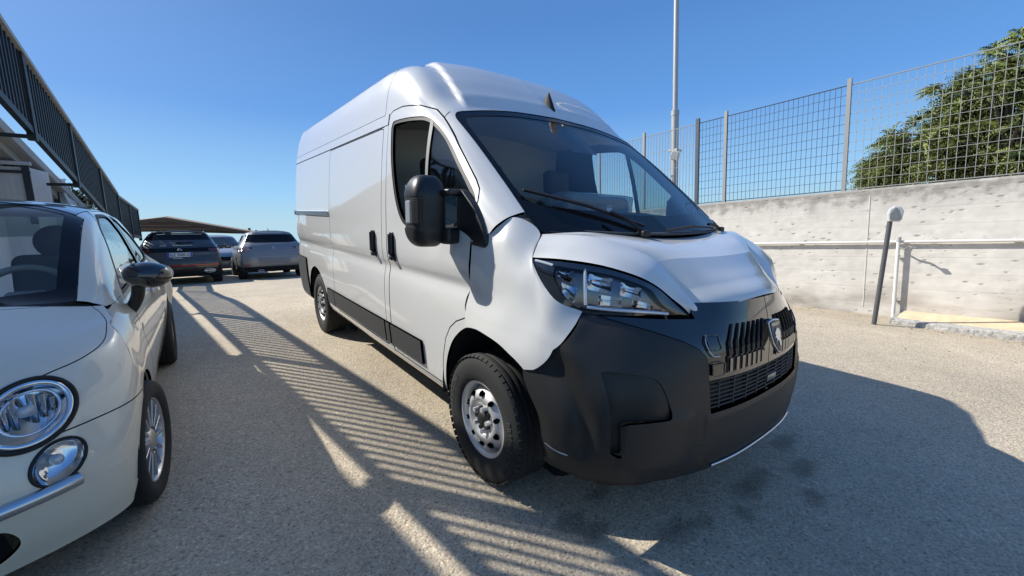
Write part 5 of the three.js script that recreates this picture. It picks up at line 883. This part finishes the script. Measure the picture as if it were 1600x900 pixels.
// ---------------------------------------------------------------- tree: limbs, then sprays of small leaves
function tree(name, label, base, crownC, crownR, nClumps, leafN, size, tint, group, trunkR = .16, lobes) {
  const t = thing(name, label, 'tree', base, 0, group);
  const bark = std(lin(.10, .085, .07), .95), C = V(...crownC), clumps = [];
  for (let tries = 0; clumps.length < nClumps && tries < nClumps * 30; tries++) {
    const d = V(rr(-1, 1), rr(-.85, 1), rr(-1, 1)); if (d.length() > 1 || d.length() < .35) continue;
    const lb = lobes ? lobes[tries % lobes.length] : [[0, 0, 0], crownR];
    const f = 1 + .34 * fbm(d.x * 1.7 + base[0], d.y * 1.9, d.z * 1.7 + lb[0][2], 3); clumps.push(V(d.x * lb[1][0], d.y * lb[1][1], d.z * lb[1][2]).multiplyScalar(f).add(V(...lb[0])).add(C));
  }
  const limbs = [tube([[0, -.2, 0], [.05, C.y * .3, .03], [C.x * .6, C.y * .65, C.z * .6], [C.x, C.y, C.z]], trunkR, 12, 8)];
  for (const c of clumps) if (rnd() < .5) { const a = V(C.x, C.y - crownR[1] * rr(.2, .8), C.z); limbs.push(tube([a.toArray(), a.clone().lerp(c, .5).add(V(rr(-.1, .1), rr(0, .15), rr(-.1, .1))).toArray(), c.toArray()], trunkR * .14, 5, 5)); }
  part('trunk', limbs, bark, t);
  const pos = [], nor = [], col = [], q = new THREE.Vector3(), e1 = new THREE.Vector3(), e2 = new THREE.Vector3();
  for (const c of clumps) {
    const out = c.clone().sub(C).normalize(), tone = rr(.65, 1.3), cr = rr(.75, 1.25) * size * 5.2;
    const sprays = leafN;
    for (let s = 0; s < sprays; s++) {
      const dir = V(rr(-1, 1), rr(-.75, 1), rr(-1, 1)).normalize().lerp(out, .35).normalize(), len = cr * rr(.5, 1.1), n = 9;
      const side = V(rr(-1, 1), rr(-.3, .3), rr(-1, 1)).cross(dir).normalize();
      for (let k = 1; k <= n; k++) for (const sg of [-1, 1]) {
        const u = k / n; q.copy(c).addScaledVector(dir, len * u); q.y -= len * .42 * u * u;
        const ls = size * rr(.7, 1.2) * (1 - .35 * u);
        e1.copy(side).multiplyScalar(sg).addScaledVector(dir, .45).add(V(0, rr(-.45, .1), 0)).normalize(); e2.copy(dir).cross(e1).normalize().cross(e1).normalize();
        const a = q, b = q.clone().addScaledVector(e1, ls * .5).addScaledVector(e2, ls * .2), d = q.clone().addScaledVector(e1, ls), f = q.clone().addScaledVector(e1, ls * .5).addScaledVector(e2, -ls * .2);
        const nn = e1.clone().cross(e2).normalize(); if (nn.dot(out) < 0) nn.negate();
        const v = tone * rr(.75, 1.25);
        for (const p of [a, b, d, a, d, f]) { pos.push(p.x, p.y, p.z); nor.push(nn.x, nn.y, nn.z); col.push(tint[0] * v, tint[1] * v, tint[2] * v * rr(.8, 1.1)); }
      }
    }
  }
  const g = new THREE.BufferGeometry(); g.setAttribute('position', new THREE.Float32BufferAttribute(pos, 3)); g.setAttribute('normal', new THREE.Float32BufferAttribute(nor, 3)); g.setAttribute('color', new THREE.Float32BufferAttribute(col, 3));
  part('crown', g, phys(lin(1, 1, 1), .85, 0, { vertexColors: true, side: THREE.DoubleSide, transmission: .4, thickness: 0 }), t);
  return t;
}
tree('leafy_tree', 'large dense green tree with feathery leaves rising behind the mesh fence', [12.4, .2, .9], [0, 3.2, 0], [1.7, 1.8, 1.7], 420, 18, .080, [.36, .41, .13], undefined, .2, [[[0, .25, -.1], [1.5, 1.55, 1.35]], [[0, .15, .9], [1.5, 1.3, 1.2]], [[0, 1.0, -.15], [.9, .95, .75]], [[0, .50, -.95], [.95, .85, .75]], [[-.1, -.35, -1.35], [1.0, .75, .95]], [[.1, -.75, -2.1], [.8, .42, .55]], [[0, -.75, .3], [1.3, .6, 1.6]]]);
tree('dark_bush', 'dark green bush showing under the sloping rail beside the building', [-5.3, -.9, -16.5], [0, 2.0, 0], [1.0, .9, 1.0], 40, 10, .10, [.06, .075, .03], undefined, .08);

// ---------------------------------------------------------------- building, rail and carport on the left
{
  const slope = .232, roofY = (z) => 4.60 + slope * z;      // its eaves fall away to the back
  const b = thing('sloping_building', 'white rendered building with a sloping concrete eaves beam at the far left', 'building', [-4.6, 0, 0]);
  const plaster = dataTex(512, 256, (i, j) => { const n = .60 + .10 * fbm(i * .02, j * .02, 3, 4) + .03 * (rnd() - .5); return [n, n * .985, n * .965]; });
  const pm = std(lin(1, 1, 1), .9, 0, { map: plaster });
  const prof = [[3, -1], [3, roofY(3) - .3], [-14.5, roofY(-14.5) - .3], [-14.5, -3]].map(([z, y]) => [-z, y]);
  part('wall', put(new THREE.ExtrudeGeometry(shapeOf(prof), { depth: 6, bevelEnabled: false }), [0, 0, 0], [0, Math.PI / 2, 0]).translate(-6, 0, 0), pm, b);
  const conc = dataTex(512, 64, (i, j) => { const n = .40 + .16 * fbm(i * .03, j * .06, 5, 4) + .04 * (rnd() - .5) - .12 * smooth(20, 4, j) * clamp(.5 + 2 * fbm(i * .05, j * .1, 8, 3)); return [n, n * .965, n * .90]; });
  const beam = (x, w, h, dy, m, name) => { const g = bbox(w, h, Math.hypot(17.5, 17.5 * slope), [0, 0, 0]); part(name, put(g, [x, roofY(-5.75) + dy, -5.75], [-Math.atan(slope), 0, 0]), m, b); };
  beam(.05, .62, .16, -.08, std(lin(1, 1, 1), .9, 0, { map: conc }), 'eaves_beam');
  beam(.0, .42, .14, -.23, std(lin(.8, .78, .75), .9, 0, { map: conc }), 'eaves_soffit');
  part('roof_slab', put(bbox(5.8, .14, Math.hypot(17.5, 17.5 * slope)), [-3.1, roofY(-5.75) - .1, -5.75], [-Math.atan(slope), 0, 0]), std(lin(.34, .31, .28), .9), b);
  // glazed bay facing down the yard
  const bay = part('bay', rbox(.42, 2.9, 1.2, .01, [.17, .62, -9.65]), pm, b);
  const dark = std(lin(.03, .035, .04), .5);
  for (const y of [2.02, 1.50]) part('bay_frame', rbox(.43, .05, .03, .006, [.17, y - .03, -9.04]), dark, bay);
  part('bay_frame', rbox(.09, 1.0, .03, .006, [.335, 1.62, -9.035]), dark, bay);
  part('bay_ledge', rbox(.46, .06, .08, .01, [.18, 2.13, -9.03]), pm, bay);
  const lean = part('lean_to', put(plate([[-.3, -1.2], [-.3, 2.27], [.0, 2.22], [.22, 2.05], [.36, 1.50], [.36, -1.2]], .8, .01), [0, 0, -12.5]), pm, b);
  part('lean_to_trim', tube([[-.3, 2.27, -11.68], [.0, 2.22, -11.68], [.22, 2.05, -11.68], [.36, 1.50, -11.68]], .03, 30, 6), std(lin(.8, .8, .79), .5), lean);
  part('lean_to_frame', rbox(.09, .5, .03, .006, [.19, 1.72, -11.68]), dark, lean);
}
{ // dark slatted rail on brackets along the eaves
  const x = -3.40, topY = (z) => z > -11.2 ? 3.13 + .221 * (z + 4.75) : 1.70 + .078 * (z + 11.2) - .02;
  const r = thing('slatted_rail', 'long dark grey rail of close upright slats sloping down above the building eaves', 'rail', [x, 0, 0]);
  const dark = std(lin(.018, .022, .026), .5, .3), top = std(lin(.34, .33, .30), .6, .2);
  const H = .85, p = (z, h) => [0, topY(z) - H + h, z];
  const seg = (z0, z1, m) => { part('top_rail', bar(p(z0, H), p(z1, H), .09, .05), top, r); part('bottom_rail', bar(p(z0, .03), p(z1, .03), .05, .07), dark, r); };
  seg(2.2, -11.15); seg(-11.25, -15.2);
  for (const z of [1.0, -.9, -3.0, -5.2, -7.1, -9.2, -11.15, -13.1, -15.2]) { part('rail_post', bar(p(z, -.06), p(z, H + .02), .07, .09), dark, r); if (z > -11) part('bracket', bar([0, topY(z) - H - .02, z], [z > -6 ? -.80 : -.30, topY(z) - H - .03, z], .04, .04), dark, r); }
  for (let z = 2.1; z > -15.1; z -= .108) part('slat', bar(p(z, .04), p(z, H - .02), .028, .031), dark, r);
}
{ // carport behind the parked cars
  const c = thing('carport', 'brown ribbed carport roof on posts behind the parked cars', 'carport', [-2.97, groundY(0, -20), -20]);
  const br = std(lin(.20, .135, .085), .8), dk = std(lin(.10, .07, .05), .8), g0 = -groundY(0, -20);
  const yr = 1.05 + g0; const pts = [[-3.2, yr - .50], [0, yr], [3.4, yr - .72]];
  for (let k = 0; k < 2; k++) {
    const a = pts[k], b = pts[k + 1], L = Math.hypot(b[0] - a[0], b[1] - a[1]), an = Math.atan2(b[1] - a[1], b[0] - a[0]), mx = (a[0] + b[0]) / 2, my = (a[1] + b[1]) / 2;
    part('roof_sheet', put(bbox(L, .04, 3.0), [mx, my + .03, -1.4], [0, 0, an]), br, c);
    part('gable_board', put(bbox(L, .13, .05), [mx, my - .03, .12], [0, 0, an]), dk, c);
    for (let i = 0; i < 5; i++) part('roof_batten', put(bbox(L, .05, .06), [mx, my - .06, -.3 - i * .6], [0, 0, an]), dk, c);
  }
  part('gable_panel', new THREE.ShapeGeometry(shapeOf([[-3.1, yr - .52], [0, yr - .04], [3.0, yr - .68], [2.4, yr - .66], [0, yr - .54]])).translate(0, 0, -.35), std(lin(.12, .085, .055), .9), c);
  for (let i = 0; i < 6; i++) { const y = yr - .50 + i * .075, w0 = (y - (yr - .50)) / .50 * 3.2, w1 = (y - (yr - .72)) / .72 * 3.4; part('gable_slat', bbox(6.6 - w0 - w1 + .02, .045, .03, [(-3.2 + w0 + 3.4 - w1) / 2, y, .10]), i % 2 ? br : dk, c); }
  for (const x of [-3.0, 0, 3.1]) for (const z of [0, -2.8]) part('carport_post', bbox(.1, yr - .5, .1, [x, (yr - .5) / 2, z]), dk, c);
}
{ // dry leaves and grit swept against the wall foot
  const q = [], base = new THREE.Matrix4();
  const g = new THREE.BufferGeometry(); g.setAttribute('position', new THREE.Float32BufferAttribute([0, 0, -.5, .28, .10, 0, 0, .03, .5, 0, 0, -.5, 0, .03, .5, -.28, .12, .05], 3)); g.setAttribute('uv', new THREE.Float32BufferAttribute(new Float32Array(12), 2)); g.computeVertexNormals();
  const n = 520, im = new THREE.InstancedMesh(g, std(lin(1, 1, 1), .9, 0, { side: THREE.DoubleSide }), n); im.name = 'leaf_litter'; im.userData = { label: 'dry leaves and grit scattered along the foot of the concrete wall', category: 'leaf litter', kind: 'stuff' }; im.castShadow = im.receiveShadow = true;
  for (let i = 0; i < n; i++) { const wide = rnd() < .25, z = rr(-5, 4), x = z > .4 ? 5.66 - (wide ? rr(0, 1.6) : Math.abs(rr(-.2, .2))) : 6.30 - (wide ? rr(0, 2) : Math.abs(rr(-.35, .35))); const s = rr(.012, .035); base.compose(V(x, groundY(x, z) + .004, z), new THREE.Quaternion().setFromEuler(new THREE.Euler(rr(-.2, .2), rr(0, 6.28), rr(-.2, .2))), V(s, s, s)); im.setMatrixAt(i, base); const c = rr(.5, 1.2); im.setColorAt(i, lin(.20 * c, .145 * c, .085 * c)); }
  scene.add(im);
}

// ---------------------------------------------------------------- true vertical, then draw
scene.updateMatrixWorld(true);
for (const o of [...scene.children]) if (!o.isLight && !(o === sun.target)) { o.applyMatrix4(SLOPE); o.updateMatrixWorld(true); }
renderer.render(scene, camera);
